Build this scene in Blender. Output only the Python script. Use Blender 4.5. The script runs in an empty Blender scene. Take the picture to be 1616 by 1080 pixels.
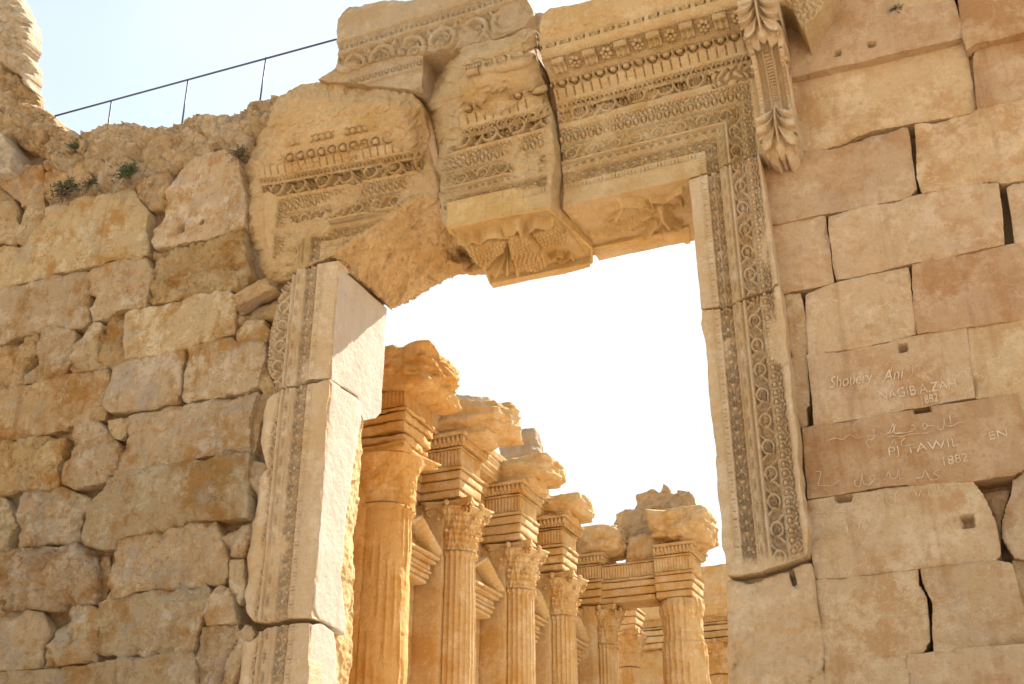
import bpy, math, random
import numpy as np
from mathutils import Vector
random.seed(7)
SC = bpy.context.scene
COL = SC.collection

# ------------------------------------------------------------------ camera, sky, sun, exposure
F, PITCH, YAW, DIST, EYE = 1816.0, math.atan(910/1816.0), math.radians(22.9), 14.83, 1.6
cam = bpy.data.cameras.new('camera'); cam_o = bpy.data.objects.new('camera', cam); COL.objects.link(cam_o)
cam.sensor_width = 36.0; cam.lens = 36.0*F/1616.0; cam.clip_end = 3000; cam.clip_start = .1
cam_o.location = (0, -DIST, EYE)
cam_o.rotation_euler = (math.pi/2+PITCH, 0, YAW)
SC.camera = cam_o
SUN = Vector((.21, .65, .70)).normalized()
el = math.asin(SUN.z)
w = bpy.data.worlds.new("World"); SC.world = w; w.use_nodes = True
nt = w.node_tree; bg = nt.nodes['Background']
sky = nt.nodes.new('ShaderNodeTexSky'); sky.sky_type = 'NISHITA'; sky.sun_disc = False
sky.sun_elevation = el; sky.sun_rotation = math.atan2(SUN.x, SUN.y)
sky.air_density = 1.2; sky.dust_density = 4.0; sky.ozone_density = 1.0; sky.altitude = 1100
hz = nt.nodes.new('ShaderNodeMix'); hz.data_type = 'RGBA'; hz.inputs[7].default_value = (6.6, 7.3, 7.7, 1)   # thin high cloud
tc = nt.nodes.new('ShaderNodeTexCoord'); cn_ = nt.nodes.new('ShaderNodeTexNoise'); cn_.inputs['Scale'].default_value = 1.6; cn_.inputs['Detail'].default_value = 4
cr = nt.nodes.new('ShaderNodeMapRange'); cr.inputs[1].default_value = .3; cr.inputs[2].default_value = .7; cr.inputs[3].default_value = .40; cr.inputs[4].default_value = .72
nt.links.new(tc.outputs['Generated'], cn_.inputs['Vector']); nt.links.new(cn_.outputs[0], cr.inputs[0]); nt.links.new(cr.outputs[0], hz.inputs[0])
nt.links.new(sky.outputs[0], hz.inputs[6]); nt.links.new(hz.outputs[2], bg.inputs[0]); bg.inputs[1].default_value = 0.060
sl = bpy.data.lights.new('sun', 'SUN'); so = bpy.data.objects.new('sun', sl); COL.objects.link(so)
sl.energy = 5.0; sl.angle = math.radians(.5); sl.color = (1, .96, .91)
so.rotation_euler = SUN.to_track_quat('Z', 'Y').to_euler()
SC.view_settings.view_transform = 'Standard'; SC.view_settings.look = 'None'
SC.view_settings.gamma = 1; SC.view_settings.exposure = 1.72
SC.cycles.max_bounces = 10; SC.cycles.diffuse_bounces = 6

# ------------------------------------------------------------------ survey: picture points -> the plane of the wall they lie on
cp, sp_, ca, sa = math.cos(PITCH), math.sin(PITCH), math.cos(YAW), math.sin(YAW)
FW = np.array([-sa*cp, ca*cp, sp_]); RT = np.array([ca, sa, 0.]); UP = np.cross(RT, FW)
CC = np.array([0, -DIST, EYE])
def ray(p):
    p = np.asarray(p, float).reshape(-1, 2)
    return FW*F + RT*(p[:, :1]-808) - UP*(p[:, 1:]-540)
def un(p, Y=0.):
    d = ray(p); return CC + d*((Y-CC[1])/d[:, 1])[:, None]
def unx(p, X):
    d = ray(p); return CC + d*((X-CC[0])/d[:, 0])[:, None]
def unz(p, Z):
    d = ray(p); return CC + d*((Z-CC[2])/d[:, 2])[:, None]
def pj(P):
    v = P-CC; z = v@FW
    return np.stack([808+F*(v@RT)/z, 540-F*(v@UP)/z], -1)
def fr(pts, ox, oy, s): return [(ox+x/s, oy+y/s) for x, y in pts]

# ------------------------------------------------------------------ numpy noise
def _h(ix, iy, iz, seed):
    h = (ix*374761393 + iy*668265263 + iz*2147483647 + seed*1274126177) & 0xffffffff
    h = ((h ^ (h >> 13))*1274126177) & 0xffffffff
    return ((h ^ (h >> 16)) & 0xffffff)/float(0xffffff)
def vnoise(x, y, z=0., seed=0):
    x, y, z = np.broadcast_arrays(np.asarray(x, float), y, z)
    ix, iy, iz = [np.floor(a).astype(np.int64) for a in (x, y, z)]
    fx, fy, fz = x-ix, y-iy, z-iz
    fx, fy, fz = [a*a*a*(a*(a*6-15)+10) for a in (fx, fy, fz)]
    r = 0
    for dx in (0, 1):
        for dy in (0, 1):
            for dz in (0, 1):
                r = r + _h(ix+dx, iy+dy, iz+dz, seed)*(fx if dx else 1-fx)*(fy if dy else 1-fy)*(fz if dz else 1-fz)
    return r*2-1
def fbm(x, y, z=0., seed=0, oct=4, lac=2.03, gain=.5):
    a, r, n = 1., 0., 0.
    for k in range(oct):
        r = r + a*vnoise(x, y, z, seed+k*17); n += a; a *= gain; x, y, z = x*lac, y*lac, z*lac
    return r/n
def ridged(x, y, z=0., seed=0, oct=4):
    a, r, n = 1., 0., 0.
    for k in range(oct):
        r = r + a*(1-np.abs(vnoise(x, y, z, seed+k*13))*2); n += a; a *= .5; x, y, z = x*2.1, y*2.1, z*2.1
    return r/n
def worley(x, y, seed=0):
    ix, iy = np.floor(x).astype(np.int64), np.floor(y).astype(np.int64)
    d1 = np.full(x.shape, 9.); d2 = d1.copy(); idv = np.zeros(x.shape)
    for dx in (-1, 0, 1):
        for dy in (-1, 0, 1):
            jx, jy = ix+dx, iy+dy
            px = jx+_h(jx, jy, jx*0, seed); py = jy+_h(jx, jy, jx*0+5, seed)
            d = np.hypot(x-px, y-py); c = d < d1
            d2 = np.where(c, d1, np.minimum(d2, d)); idv = np.where(c, _h(jx, jy, jx*0+9, seed), idv); d1 = np.where(c, d, d1)
    return d1, d2, idv

def facet(x, y, seed=0):
    """fractured rock: randomly tilted planes"""
    x = x+.25*vnoise(x*1.3, y*1.3, 1., seed); y = y+.25*vnoise(x*1.3, y*1.3, 7., seed)
    ix, iy = np.floor(x).astype(np.int64), np.floor(y).astype(np.int64); d1 = np.full(x.shape, 9.); h = np.zeros(x.shape)
    for dx in (-1, 0, 1):
        for dy in (-1, 0, 1):
            jx, jy = ix+dx, iy+dy; px = jx+_h(jx, jy, jx*0, seed); py = jy+_h(jx, jy, jx*0+5, seed)
            d = np.hypot(x-px, y-py); c = d < d1
            v = (_h(jx, jy, jx*0+9, seed)-.5)*.8+(_h(jx, jy, jx*0+2, seed)-.5)*1.3*(x-px)+(_h(jx, jy, jx*0+3, seed)-.5)*1.3*(y-py)
            h = np.where(c, v, h); d1 = np.where(c, d, d1)
    return h

# ------------------------------------------------------------------ materials
def stone_mat(name, base, orange, pale, grey, ka=.6, kp=.5, kg=.3, bump=.5, streak=.5, sc=1., crack=.6, ccol=None):
    m = bpy.data.materials.new(name); m.use_nodes = True
    t = m.node_tree; N = t.nodes; L = t.links; b = N['Principled BSDF']
    b.inputs['Roughness'].default_value = .9
    b.inputs['Specular IOR Level'].default_value = .2
    g = N.new('ShaderNodeNewGeometry'); oi = N.new('ShaderNodeObjectInfo')
    def noise(scale, det=6, rough=.6, vec=None, off=0.):
        n = N.new('ShaderNodeTexNoise'); n.inputs['Scale'].default_value = scale; n.inputs['Detail'].default_value = det
        n.inputs['Roughness'].default_value = rough
        mp = N.new('ShaderNodeMapping'); mp.inputs['Location'].default_value = (off, off*.7, off*1.3)
        if vec: mp.inputs['Scale'].default_value = vec
        L.new(g.outputs['Position'], mp.inputs[0]); L.new(mp.outputs[0], n.inputs['Vector']); return n.outputs[0]
    def ramp(src, a, bb, k):
        r = N.new('ShaderNodeMapRange'); r.interpolation_type = 'SMOOTHSTEP'
        r.inputs[1].default_value = a; r.inputs[2].default_value = bb; r.inputs[4].default_value = k
        L.new(src, r.inputs[0]); return r.outputs[0]
    def mix(a, bcol, f, mode='MIX'):
        x = N.new('ShaderNodeMix'); x.data_type = 'RGBA'; x.blend_type = mode
        if isinstance(f, float): x.inputs[0].default_value = f
        else: L.new(f, x.inputs[0])
        if isinstance(a, tuple): x.inputs[6].default_value = a+(1,)
        else: L.new(a, x.inputs[6])
        if isinstance(bcol, tuple): x.inputs[7].default_value = bcol+(1,)
        else: L.new(bcol, x.inputs[7])
        return x.outputs[2]
    c = mix(base, orange, ramp(noise(.9*sc, 12, .72), .48, .59, ka))
    c = mix(c, pale, ramp(noise(1.7*sc, 12, .75, off=13.), .50, .61, kp))
    c = mix(c, grey, ramp(noise(1.1*sc, 12, .75, off=31.), .52, .62, kg))
    c = mix(c, orange, ramp(noise(5*sc, 10, .75, off=51.), .52, .62, .55*ka))
    if streak > 0:
        c = mix(c, tuple(v*.72 for v in orange), ramp(noise(1.6, 6, .6, (2.2, 2.2, .25), 7.), .55, .72, streak))
        c = mix(c, pale, ramp(noise(1.9, 6, .65, (3, 3, .3), 77.), .56, .7, streak*.7))
    c = mix(c, tuple(v*.62 for v in base), ramp(noise(20, 7, .8, off=3.), .52, .70, .6))
    c = mix(c, tuple(min(1, v*1.35) for v in pale), ramp(noise(14, 8, .8, off=91.), .6, .72, .4))
    vc = N.new('ShaderNodeTexVoronoi'); vc.feature = 'DISTANCE_TO_EDGE'; vc.inputs['Scale'].default_value = 1.9
    dn = N.new('ShaderNodeTexNoise'); dn.inputs['Scale'].default_value = 3.5; dn.inputs['Detail'].default_value = 6
    vm = N.new('ShaderNodeVectorMath'); vm.operation = 'MULTIPLY_ADD'; vm.inputs[1].default_value = (.9, .9, .9); L.new(g.outputs['Position'], dn.inputs['Vector']); L.new(dn.outputs['Color'], vm.inputs[0]); L.new(g.outputs['Position'], vm.inputs[2]); L.new(vm.outputs[0], vc.inputs['Vector'])
    ck = N.new('ShaderNodeMapRange'); ck.inputs[1].default_value = .0; ck.inputs[2].default_value = .022; ck.inputs[3].default_value = crack; ck.inputs[4].default_value = 0; L.new(vc.outputs['Distance'], ck.inputs[0])
    ckm = N.new('ShaderNodeMath'); ckm.operation = 'MULTIPLY'; L.new(ck.outputs[0], ckm.inputs[0]); L.new(ramp(noise(1.3, 4, .6, off=44.), .45, .6, 1.), ckm.inputs[1])
    c = mix(c, ccol or tuple(v*.5 for v in orange), ckm.outputs[0])
    vo = N.new('ShaderNodeTexVoronoi'); vo.inputs['Scale'].default_value = 26; L.new(g.outputs['Position'], vo.inputs['Vector'])
    pit = N.new('ShaderNodeMapRange'); pit.inputs[1].default_value = .05; pit.inputs[2].default_value = .18
    L.new(vo.outputs['Distance'], pit.inputs[0])
    c = mix(c, oi.outputs['Color'], 1.0, 'MULTIPLY')
    L.new(c, b.inputs['Base Color'])
    bn = noise(7, 9, .72, off=19.); b2 = noise(45, 6, .7, off=9.)
    ad = N.new('ShaderNodeMath'); ad.operation = 'MULTIPLY_ADD'; ad.inputs[1].default_value = .22; L.new(b2, ad.inputs[0]); L.new(bn, ad.inputs[2])
    a3 = N.new('ShaderNodeMath'); a3.operation = 'MULTIPLY_ADD'; a3.inputs[1].default_value = .10; L.new(pit.outputs[0], a3.inputs[0]); L.new(ad.outputs[0], a3.inputs[2])
    bu = N.new('ShaderNodeBump'); bu.inputs['Strength'].default_value = bump; bu.inputs['Distance'].default_value = .12
    L.new(a3.outputs[0], bu.inputs['Height']); L.new(bu.outputs[0], b.inputs['Normal'])
    return m
M_LEFT = stone_mat('weathered_limestone', (.57, .39, .205), (.45, .23, .065), (.72, .56, .36), (.43, .355, .27), .95, .75, .55, 1.2, .5, crack=.8)
M_RIGHT = stone_mat('rosy_ashlar_limestone', (.54, .37, .21), (.44, .24, .10), (.66, .50, .33), (.46, .35, .25), .75, .6, .3, .8, .4, crack=.45, ccol=(.70, .56, .40))
M_JAMB = stone_mat('carved_limestone', (.53, .375, .22), (.48, .29, .11), (.68, .54, .37), (.52, .42, .30), .45, .5, .2, .6, .25, crack=.3)
M_LINT = stone_mat('lintel_limestone', (.53, .36, .18), (.45, .265, .09), (.65, .49, .30), (.5, .38, .25), .55, .45, .15, .8, .1, crack=.2)
M_WHITE = stone_mat('bleached_limestone', (.47, .395, .31), (.42, .33, .235), (.53, .465, .385), (.42, .375, .32), .5, .5, .4, .35, .2, crack=.12)
M_CELLA = stone_mat('golden_limestone', (.58, .39, .18), (.52, .28, .07), (.70, .53, .33), (.52, .40, .27), .75, .55, .25, .8, .45, crack=.3)
M_TOP = stone_mat('pale_rubble', (.52, .40, .26), (.46, .31, .16), (.64, .54, .42), (.45, .385, .31), .5, .6, .4, 1.0, .1)
def simple(name, col, rough=.8, metal=0.):
    m = bpy.data.materials.new(name); m.use_nodes = True; t = m.node_tree; b = t.nodes['Principled BSDF']
    n = t.nodes.new('ShaderNodeTexNoise'); n.inputs['Scale'].default_value = 9; n.inputs['Detail'].default_value = 5
    r = t.nodes.new('ShaderNodeMix'); r.data_type = 'RGBA'
    r.inputs[6].default_value = tuple(v*.75 for v in col)+(1,); r.inputs[7].default_value = tuple(min(1, v*1.25) for v in col)+(1,)
    t.links.new(n.outputs[0], r.inputs[0]); t.links.new(r.outputs[2], b.inputs['Base Color'])
    b.inputs['Roughness'].default_value = rough; b.inputs['Metallic'].default_value = metal; return m
M_SCR = simple('scratched_stone', (.63, .47, .31), .95)
def scr_mat():
    m = bpy.data.materials.new('scratched_stone'); m.use_nodes = True; t = m.node_tree; b = t.nodes['Principled BSDF']; b.inputs['Roughness'].default_value = .95
    n = t.nodes.new('ShaderNodeTexNoise'); n.inputs['Scale'].default_value = 7; n.inputs['Detail'].default_value = 8; n.inputs['Roughness'].default_value = .8
    g = t.nodes.new('ShaderNodeNewGeometry'); t.links.new(g.outputs['Position'], n.inputs['Vector'])
    r = t.nodes.new('ShaderNodeMapRange'); r.inputs[1].default_value = .42; r.inputs[2].default_value = .58; t.links.new(n.outputs[0], r.inputs[0])
    x = t.nodes.new('ShaderNodeMix'); x.data_type = 'RGBA'; x.inputs[6].default_value = (.50, .335, .19, 1); x.inputs[7].default_value = (.66, .50, .34, 1)
    t.links.new(r.outputs[0], x.inputs[0]); t.links.new(x.outputs[2], b.inputs['Base Color']); return m
M_SCR = scr_mat()
M_IRON = simple('painted_iron', (.035, .045, .08), .5)
M_LEAFG = simple('dry_green_leaf', (.07, .085, .03), .7)
M_LEAFB = simple('withered_leaf', (.13, .085, .04), .8)
M_GROUND = simple('pale_paving', (.52, .42, .30), .95)

# ------------------------------------------------------------------ objects
def empty(name, loc, label, cat, group=None):
    o = bpy.data.objects.new(name, None); COL.objects.link(o); o.location = loc; o.empty_display_size = .2
    o['label'] = label; o['category'] = cat
    if group: o['group'] = group
    return o
def mk(name, V, Fq, mat, parent=None, smooth=True, tint=None):
    V = np.asarray(V, float); me = bpy.data.meshes.new(name)
    if parent is not None: V = V-np.array(parent.location)
    me.vertices.add(len(V)); me.vertices.foreach_set('co', V.astype(np.float32).ravel())
    if isinstance(Fq, np.ndarray):
        n = len(Fq); k = Fq.shape[1]; me.loops.add(n*k); me.polygons.add(n)
        me.loops.foreach_set('vertex_index', Fq.astype(np.int32).ravel())
        me.polygons.foreach_set('loop_start', np.arange(0, n*k, k, dtype=np.int32))
    else:
        tot = sum(len(f) for f in Fq); me.loops.add(tot); me.polygons.add(len(Fq))
        me.loops.foreach_set('vertex_index', np.array([i for f in Fq for i in f], dtype=np.int32))
        me.polygons.foreach_set('loop_start', np.cumsum([0]+[len(f) for f in Fq[:-1]]).astype(np.int32))
    me.update(calc_edges=True); me.validate()
    if smooth: me.polygons.foreach_set('use_smooth', np.ones(len(me.polygons), bool))
    me.materials.append(mat)
    o = bpy.data.objects.new(name, me); COL.objects.link(o)
    if parent is not None: o.parent = parent
    t = tint or (1, 1, 1); o.color = (t[0], t[1], t[2], 1)
    return o
def top(o, label, cat, group=None):
    o['label'] = label; o['category'] = cat
    if group: o['group'] = group
    return o
def rtint(k=.1, seed=None):
    r = random.Random(seed) if seed is not None else random
    a = 1+r.uniform(-k, k); return (a, a*(1+r.uniform(-k, k)*.25), a*(1+r.uniform(-k, k)*.6))

class MB:                                           # collects solids into ONE mesh
    def __init__(s): s.v = []; s.f = []
    def add(s, V, Fs):
        o = len(s.v); s.v += [tuple(map(float, p)) for p in V]; s.f += [tuple(i+o for i in f) for f in Fs]
    def box(s, x0, x1, y0, y1, z0, z1):
        s.add([(x0, y0, z0), (x1, y0, z0), (x1, y1, z0), (x0, y1, z0), (x0, y0, z1), (x1, y0, z1), (x1, y1, z1), (x0, y1, z1)],
              [(3, 2, 1, 0), (4, 5, 6, 7), (0, 1, 5, 4), (1, 2, 6, 5), (2, 3, 7, 6), (3, 0, 4, 7)])
    def tube(s, pts, r, n=6, cap=True):
        pts = [Vector(p) for p in pts]; base = len(s.v)
        rr = r if isinstance(r, (list, tuple)) else [r]*len(pts)
        for i, p in enumerate(pts):
            d = (pts[min(i+1, len(pts)-1)]-pts[max(i-1, 0)]); d = d.normalized() if d.length > 1e-9 else Vector((0, 0, 1))
            a = d.orthogonal().normalized() if i == 0 else (a-d*a.dot(d)).normalized()
            b = d.cross(a)
            for k in range(n):
                t = 2*math.pi*k/n; q = p+(a*math.cos(t)+b*math.sin(t))*rr[i]; s.v.append(tuple(q))
        for i in range(len(pts)-1):
            for k in range(n):
                A = base+i*n+k; B = base+i*n+(k+1) % n; s.f.append((A, B, B+n, A+n))
        if cap:
            s.f.append(tuple(base+k for k in reversed(range(n)))); e = base+(len(pts)-1)*n; s.f.append(tuple(e+k for k in range(n)))
    def ell(s, c, r, nu=10, nv=6):
        c = Vector(c); base = len(s.v)
        for j in range(nv+1):
            ph = math.pi*j/nv
            for i in range(nu):
                th = 2*math.pi*i/nu
                s.v.append((c.x+r[0]*math.sin(ph)*math.cos(th), c.y+r[1]*math.sin(ph)*math.sin(th), c.z+r[2]*math.cos(ph)))
        for j in range(nv):
            for i in range(nu):
                a = base+j*nu+i; b = base+j*nu+(i+1) % nu
                s.f.append((a, a+nu, b+nu, b))
    def build(s, name, mat, parent=None, smooth=False, tint=None):
        return mk(name, s.v, s.f, mat, parent, smooth, tint)

# a plane frame: world = O + u*U + v*V, outward normal N
class Frame:
    def __init__(s, O, U, V, N): s.O, s.U, s.V, s.N = [np.array(a, float) for a in (O, U, V, N)]
    def w(s, u, v, n): return s.O + u[..., None]*s.U + v[..., None]*s.V + n[..., None]*s.N
def wallF(Y=0.): return Frame((0, Y, 0), (1, 0, 0), (0, 0, 1), (0, -1, 0))
def revF(X): return Frame((X, 0, 0), (0, 1, 0), (0, 0, 1), (1, 0, 0))
def sofF(Z): return Frame((0, 0, Z), (1, 0, 0), (0, 1, 0), (0, 0, -1))
def toW(px, Y=0.): P = un(px, Y); return P[:, [0, 2]]
def toR(px, X): P = unx(px, X); return P[:, [1, 2]]
def toS(px, Z): P = unz(px, Z); return P[:, [0, 1]]

def segd(u, v, poly, closed=True):
    """distance to a polyline and nearest point"""
    P = np.asarray(poly, float); Q = np.roll(P, -1, 0) if closed else P[1:]; P = P if closed else P[:-1]
    best = np.full(u.shape, 1e9); nu = u.copy(); nv = v.copy()
    for a, b in zip(P, Q):
        d = b-a; l2 = d@d+1e-12
        t = np.clip(((u-a[0])*d[0]+(v-a[1])*d[1])/l2, 0, 1); x = a[0]+t*d[0]; y = a[1]+t*d[1]
        dd = np.hypot(u-x, v-y); c = dd < best
        best = np.where(c, dd, best); nu = np.where(c, x, nu); nv = np.where(c, y, nv)
    return best, nu, nv
def inside(u, v, poly):
    P = np.asarray(poly, float); r = np.zeros(u.shape, bool); j = len(P)-1
    for i in range(len(P)):
        (xi, yi), (xj, yj) = P[i], P[j]
        c = ((yi > v) != (yj > v)) & (u < (xj-xi)*(v-yi)/((yj-yi) if yj != yi else 1e-12)+xi)
        r ^= c; j = i
    return r
def roughen(poly, step=.12, amp=.015, seed=0, smooth=.35):
    P = np.asarray(poly, float); out = []
    n = len(P)
    for i in range(n):
        a, b, p0, p3 = P[i], P[(i+1) % n], P[i-1], P[(i+2) % n]
        k = max(1, int(np.hypot(*(b-a))/step))
        for j in range(k):
            t = j/k; lin = a+(b-a)*t
            cr = .5*((2*a)+(-p0+b)*t+(2*p0-5*a+4*b-p3)*t*t+(-p0+3*a-3*b+p3)*t**3)
            out.append(lin*(1-smooth)+cr*smooth)
    out = np.array(out)
    out += amp*np.stack([fbm(out[:, 0]*3.1, out[:, 1]*3.1, 0, seed+3, 4), fbm(out[:, 0]*3.1, out[:, 1]*3.1, 7., seed+8, 4)], -1)*2
    return out
def grid_uv(poly, res):
    lo = poly.min(0)-res*2; hi = poly.max(0)+res*2
    nu = int((hi[0]-lo[0])/res)+2; nv = int((hi[1]-lo[1])/res)+2
    return np.meshgrid(lo[0]+np.arange(nu)*res, lo[1]+np.arange(nv)*res, indexing='ij')
def compile_grid(P, keep, back):
    """P (nu,nv,3), keep mask of vertices, back = vector of the skirt; returns V, F with walls and a back face"""
    cell = keep[:-1, :-1] & keep[1:, :-1] & keep[1:, 1:] & keep[:-1, 1:]
    used = np.zeros(keep.shape, bool)
    used[:-1, :-1] |= cell; used[1:, :-1] |= cell; used[1:, 1:] |= cell; used[:-1, 1:] |= cell
    idx = np.full(keep.shape, -1); idx[used] = np.arange(used.sum()); V = P[used]
    q = np.stack([idx[:-1, :-1][cell], idx[1:, :-1][cell], idx[1:, 1:][cell], idx[:-1, 1:][cell]], -1)
    if back is None: return V, q
    cp_ = np.zeros((cell.shape[0]+2, cell.shape[1]+2), bool); cp_[1:-1, 1:-1] = cell
    E = []
    i, j = np.nonzero(cell & ~cp_[:-2, 1:-1]); E.append(np.stack([idx[i, j+1], idx[i, j]], -1))
    i, j = np.nonzero(cell & ~cp_[2:, 1:-1]); E.append(np.stack([idx[i+1, j], idx[i+1, j+1]], -1))
    i, j = np.nonzero(cell & ~cp_[1:-1, :-2]); E.append(np.stack([idx[i, j], idx[i+1, j]], -1))
    i, j = np.nonzero(cell & ~cp_[1:-1, 2:]); E.append(np.stack([idx[i+1, j+1], idx[i, j+1]], -1))
    E = np.concatenate(E)
    uq, inv = np.unique(E.ravel(), return_inverse=True); inv = inv.reshape(E.shape)
    n0 = len(V); V1 = V[uq]; steps = [V1]
    B = back(V1) if callable(back) else V1+np.array(back)
    steps += [V1*.6+B*.4, B]
    V = np.concatenate([V]+steps); m = len(uq)
    qs = [q]
    for k in range(2):
        a = n0+k*m
        qs.append(np.stack([a+inv[:, 1], a+inv[:, 0], a+m+inv[:, 0], a+m+inv[:, 1]], -1))
    return V, np.concatenate(qs)

def slab(name, poly, frame, mat, parent, rnd=.05, amp=.015, depth=.5, prot=0., res=.026, tint=None, seed=None,
         gap=.008, edge=.012, holes=(), relief=None, fq=1., broken=0., smooth=.35, chip=1.):
    """a dressed stone: traced outline, worn arrises, uneven face, real thickness"""
    seed = random.randint(0, 9999) if seed is None else seed
    poly = np.asarray(poly, float)
    pl = roughen(poly, .1, edge, seed, smooth)
    u, v = grid_uv(pl, res)
    d, nu, nv = segd(u, v, pl); ins = inside(u, v, pl); s = np.where(ins, d, -d)-gap
    keep = s > -res*.75
    sn = keep & (s < 0)
    k = np.where(sn, (d+gap*np.where(ins, -1, 1)), 0); dd = np.where(d > 1e-6, d, 1)
    sg = np.where(ins, -1., 1.)
    u2 = np.where(sn, u+(nu-u)/dd*(-s)*np.where(ins, -1, 1), u); v2 = np.where(sn, v+(nv-v)/dd*(-s)*np.where(ins, -1, 1), v)
    so_ = seed*3.7
    rr = rnd*.5*(.2+1.7*np.clip(.45+1.3*fbm(u*1.5, v*1.5, so_, 5, 4), 0, 1.2)); t = np.clip(s/np.maximum(rr, 1e-3), 0, 1)
    h = -rr*(1-np.sqrt(np.clip(1-(1-t)**2, 0, 1)))*.85
    big = fbm(u*.9*fq, v*.9*fq, so_, 1, 3); mid = fbm(u*4*fq, v*4*fq, so_, 2, 4); fine = fbm(u*16, v*16, so_, 4, 3)
    h = h+amp*(1.4*big+1.15*mid+.5*fine)+np.clip(amp, 0, .04)*.5*fbm(u*30, v*30, so_, 14, 2)
    # spalls along the edges and shallow scars on the face
    cn = fbm(u*2.2, v*2.2, so_+9, 11, 4)
    h = h-chip*amp*1.6*np.clip(cn-.12-s*.5, 0, .4)*3*(np.clip(1-s/.35, 0, 1))
    w1, w2, wid = worley(u*2.6*fq+so_+.25*mid, v*2.6*fq, 3)
    fz = np.clip(1-s/(rnd*2.2+.04), 0, 1)*sst(-.15, .15, fbm(u*1.7, v*1.7, so_+5, 41, 3))
    fa = facet(u*3.2+so_, v*3.6, 5)*.6+facet(u*7+so_, v*8, 6)*.28
    h = h+np.clip(amp*3.4, 0, .15)*fz*(fa-.35)
    if broken > 0:
        h = h+broken*1.5*(facet(u*2.1+so_, v*2.6, 3)+.5*facet(u*5+so_, v*5.5, 4)+.25*facet(u*12, v*12+so_, 8)+.3*mid)
    h = h-amp*.5*np.clip(ridged(u*1.3, v*1.3, so_+2, 55, 5)-.55, 0, 1)*2
    sc_ = np.clip(vnoise(u*1.1, v*1.1, so_+3, 21)-.25, 0, 1); h = h-amp*1.2*np.clip(sc_*6, 0, 1)*(.5+.5*ridged(u*5, v*5, so_, 31))
    h = h+prot
    if relief is not None: h = h+relief(u, v, s)
    for (hu, hv, a, b, dp) in holes:
        m_ = np.maximum(np.abs(u-hu)/a, np.abs(v-hv)/b)+.15*fine; h = h-dp*np.clip((1.12-m_)*6, 0, 1)
    P = frame.w(u2, v2, h)
    V, Q = compile_grid(P, keep, lambda A: A-frame.N*(depth+((A-frame.O)@frame.N)[:, None]*1.0))
    if np.linalg.det(np.stack([frame.U, frame.V, frame.N])) < 0: Q = Q[:, ::-1]
    return mk(name, V, Q, mat, parent, True, tint)
def prism(name, poly_xz, y0, y1, mat, parent, tint=None):
    n = len(poly_xz); P = np.asarray(poly_xz, float)
    a = sum(P[i][0]*P[(i+1) % n][1]-P[(i+1) % n][0]*P[i][1] for i in range(n))
    if a < 0: P = P[::-1]
    V = [(x, y0, z) for x, z in P]+[(x, y1, z) for x, z in P]
    Fs = [tuple(range(n)), tuple(reversed(range(n, 2*n)))]+[((i+1) % n, i, i+n, (i+1) % n+n) for i in range(n)]
    return mk(name, V, Fs, mat, parent, False, tint)
def rock(name, c, r, mat, parent=None, seed=0, amp=.25, nu=40, nv=26, box=.45, fq=1.3, tint=None):
    th, ph = np.meshgrid(np.linspace(0, 2*np.pi, nu, endpoint=False), np.linspace(0, np.pi, nv), indexing='ij')
    d = np.stack([np.sin(ph)*np.cos(th), np.sin(ph)*np.sin(th), np.cos(ph)], -1)
    m = np.abs(d).max(-1, keepdims=True); d2 = d*(1-box)+d/m*box*.85
    n = fbm(d[..., 0]*fq+seed, d[..., 1]*fq, d[..., 2]*fq, seed, 5)+.4*ridged(d[..., 0]*fq*1.7+seed, d[..., 1]*fq*1.7, d[..., 2]*fq*1.7, seed+2, 3)-.2
    P = d2*(1+amp*n[..., None])*np.array(r)+np.array(c)
    P[:, 0] = P[:, 0].mean(0); P[:, -1] = P[:, -1].mean(0)
    idx = np.arange(nu*nv).reshape(nu, nv); a = idx; b = np.roll(idx, -1, 0)
    Q = np.stack([a[:, :-1], a[:, 1:], b[:, 1:], b[:, :-1]], -1).reshape(-1, 4)
    return mk(name, P.reshape(-1, 3), Q, mat, parent, True, tint)

# ------------------------------------------------------------------ ground
g = MB(); n = 24
mkg = np.linspace(-1, 1, 49); X, Yg = np.meshgrid(np.sign(mkg)*np.abs(mkg)**3*1200, np.sign(mkg)*np.abs(mkg)**3*1200, indexing='ij')
P = np.stack([X, Yg, -.02+0*X], -1); V, Q = compile_grid(P, np.ones(X.shape, bool), None)
o = mk('ground', V, Q, M_GROUND, None, False); o['kind'] = 'structure'

# ------------------------------------------------------------------ carved ornament as height fields (t runs along the band, d across it)
def bump1(x, c, wd): return np.sqrt(np.clip(1-((x-c)/wd)**2, 0, 1))
def sst(a, b, x): t = np.clip((x-a)/(b-a), 0, 1); return t*t*(3-2*t)
def band(d, a, b): return ((d >= a) & (d < b)).astype(float)
def beads(d, t, c, r, pitch, h=.03, ring=True):
    tt = (t/pitch-np.round(t/pitch))*pitch; q = np.hypot(tt/ (r*.8), (d-c)/r)
    e = h*np.sqrt(np.clip(1-q*q, 0, 1))
    if ring: e = e-h*.9*np.exp(-((q-1.25)/.22)**2)+h*.45*np.exp(-((q-1.7)/.2)**2)*(np.abs(d-c) < r*1.4)
    k = np.abs(tt)-pitch/2; e = e+h*.7*np.exp(-(k/(pitch*.07))**2)*(np.abs(d-c) < r*1.1)
    return e
def tongues(d, t, a, b, pitch, h=.03, wg=.16):
    ph = t/pitch-np.floor(t/pitch); e = np.clip(np.minimum(ph, 1-ph)/wg, 0, 1)
    return band(d, a, b)*(h*np.sqrt(np.clip(1-(1-e)**2, 0, 1))-h)
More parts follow.
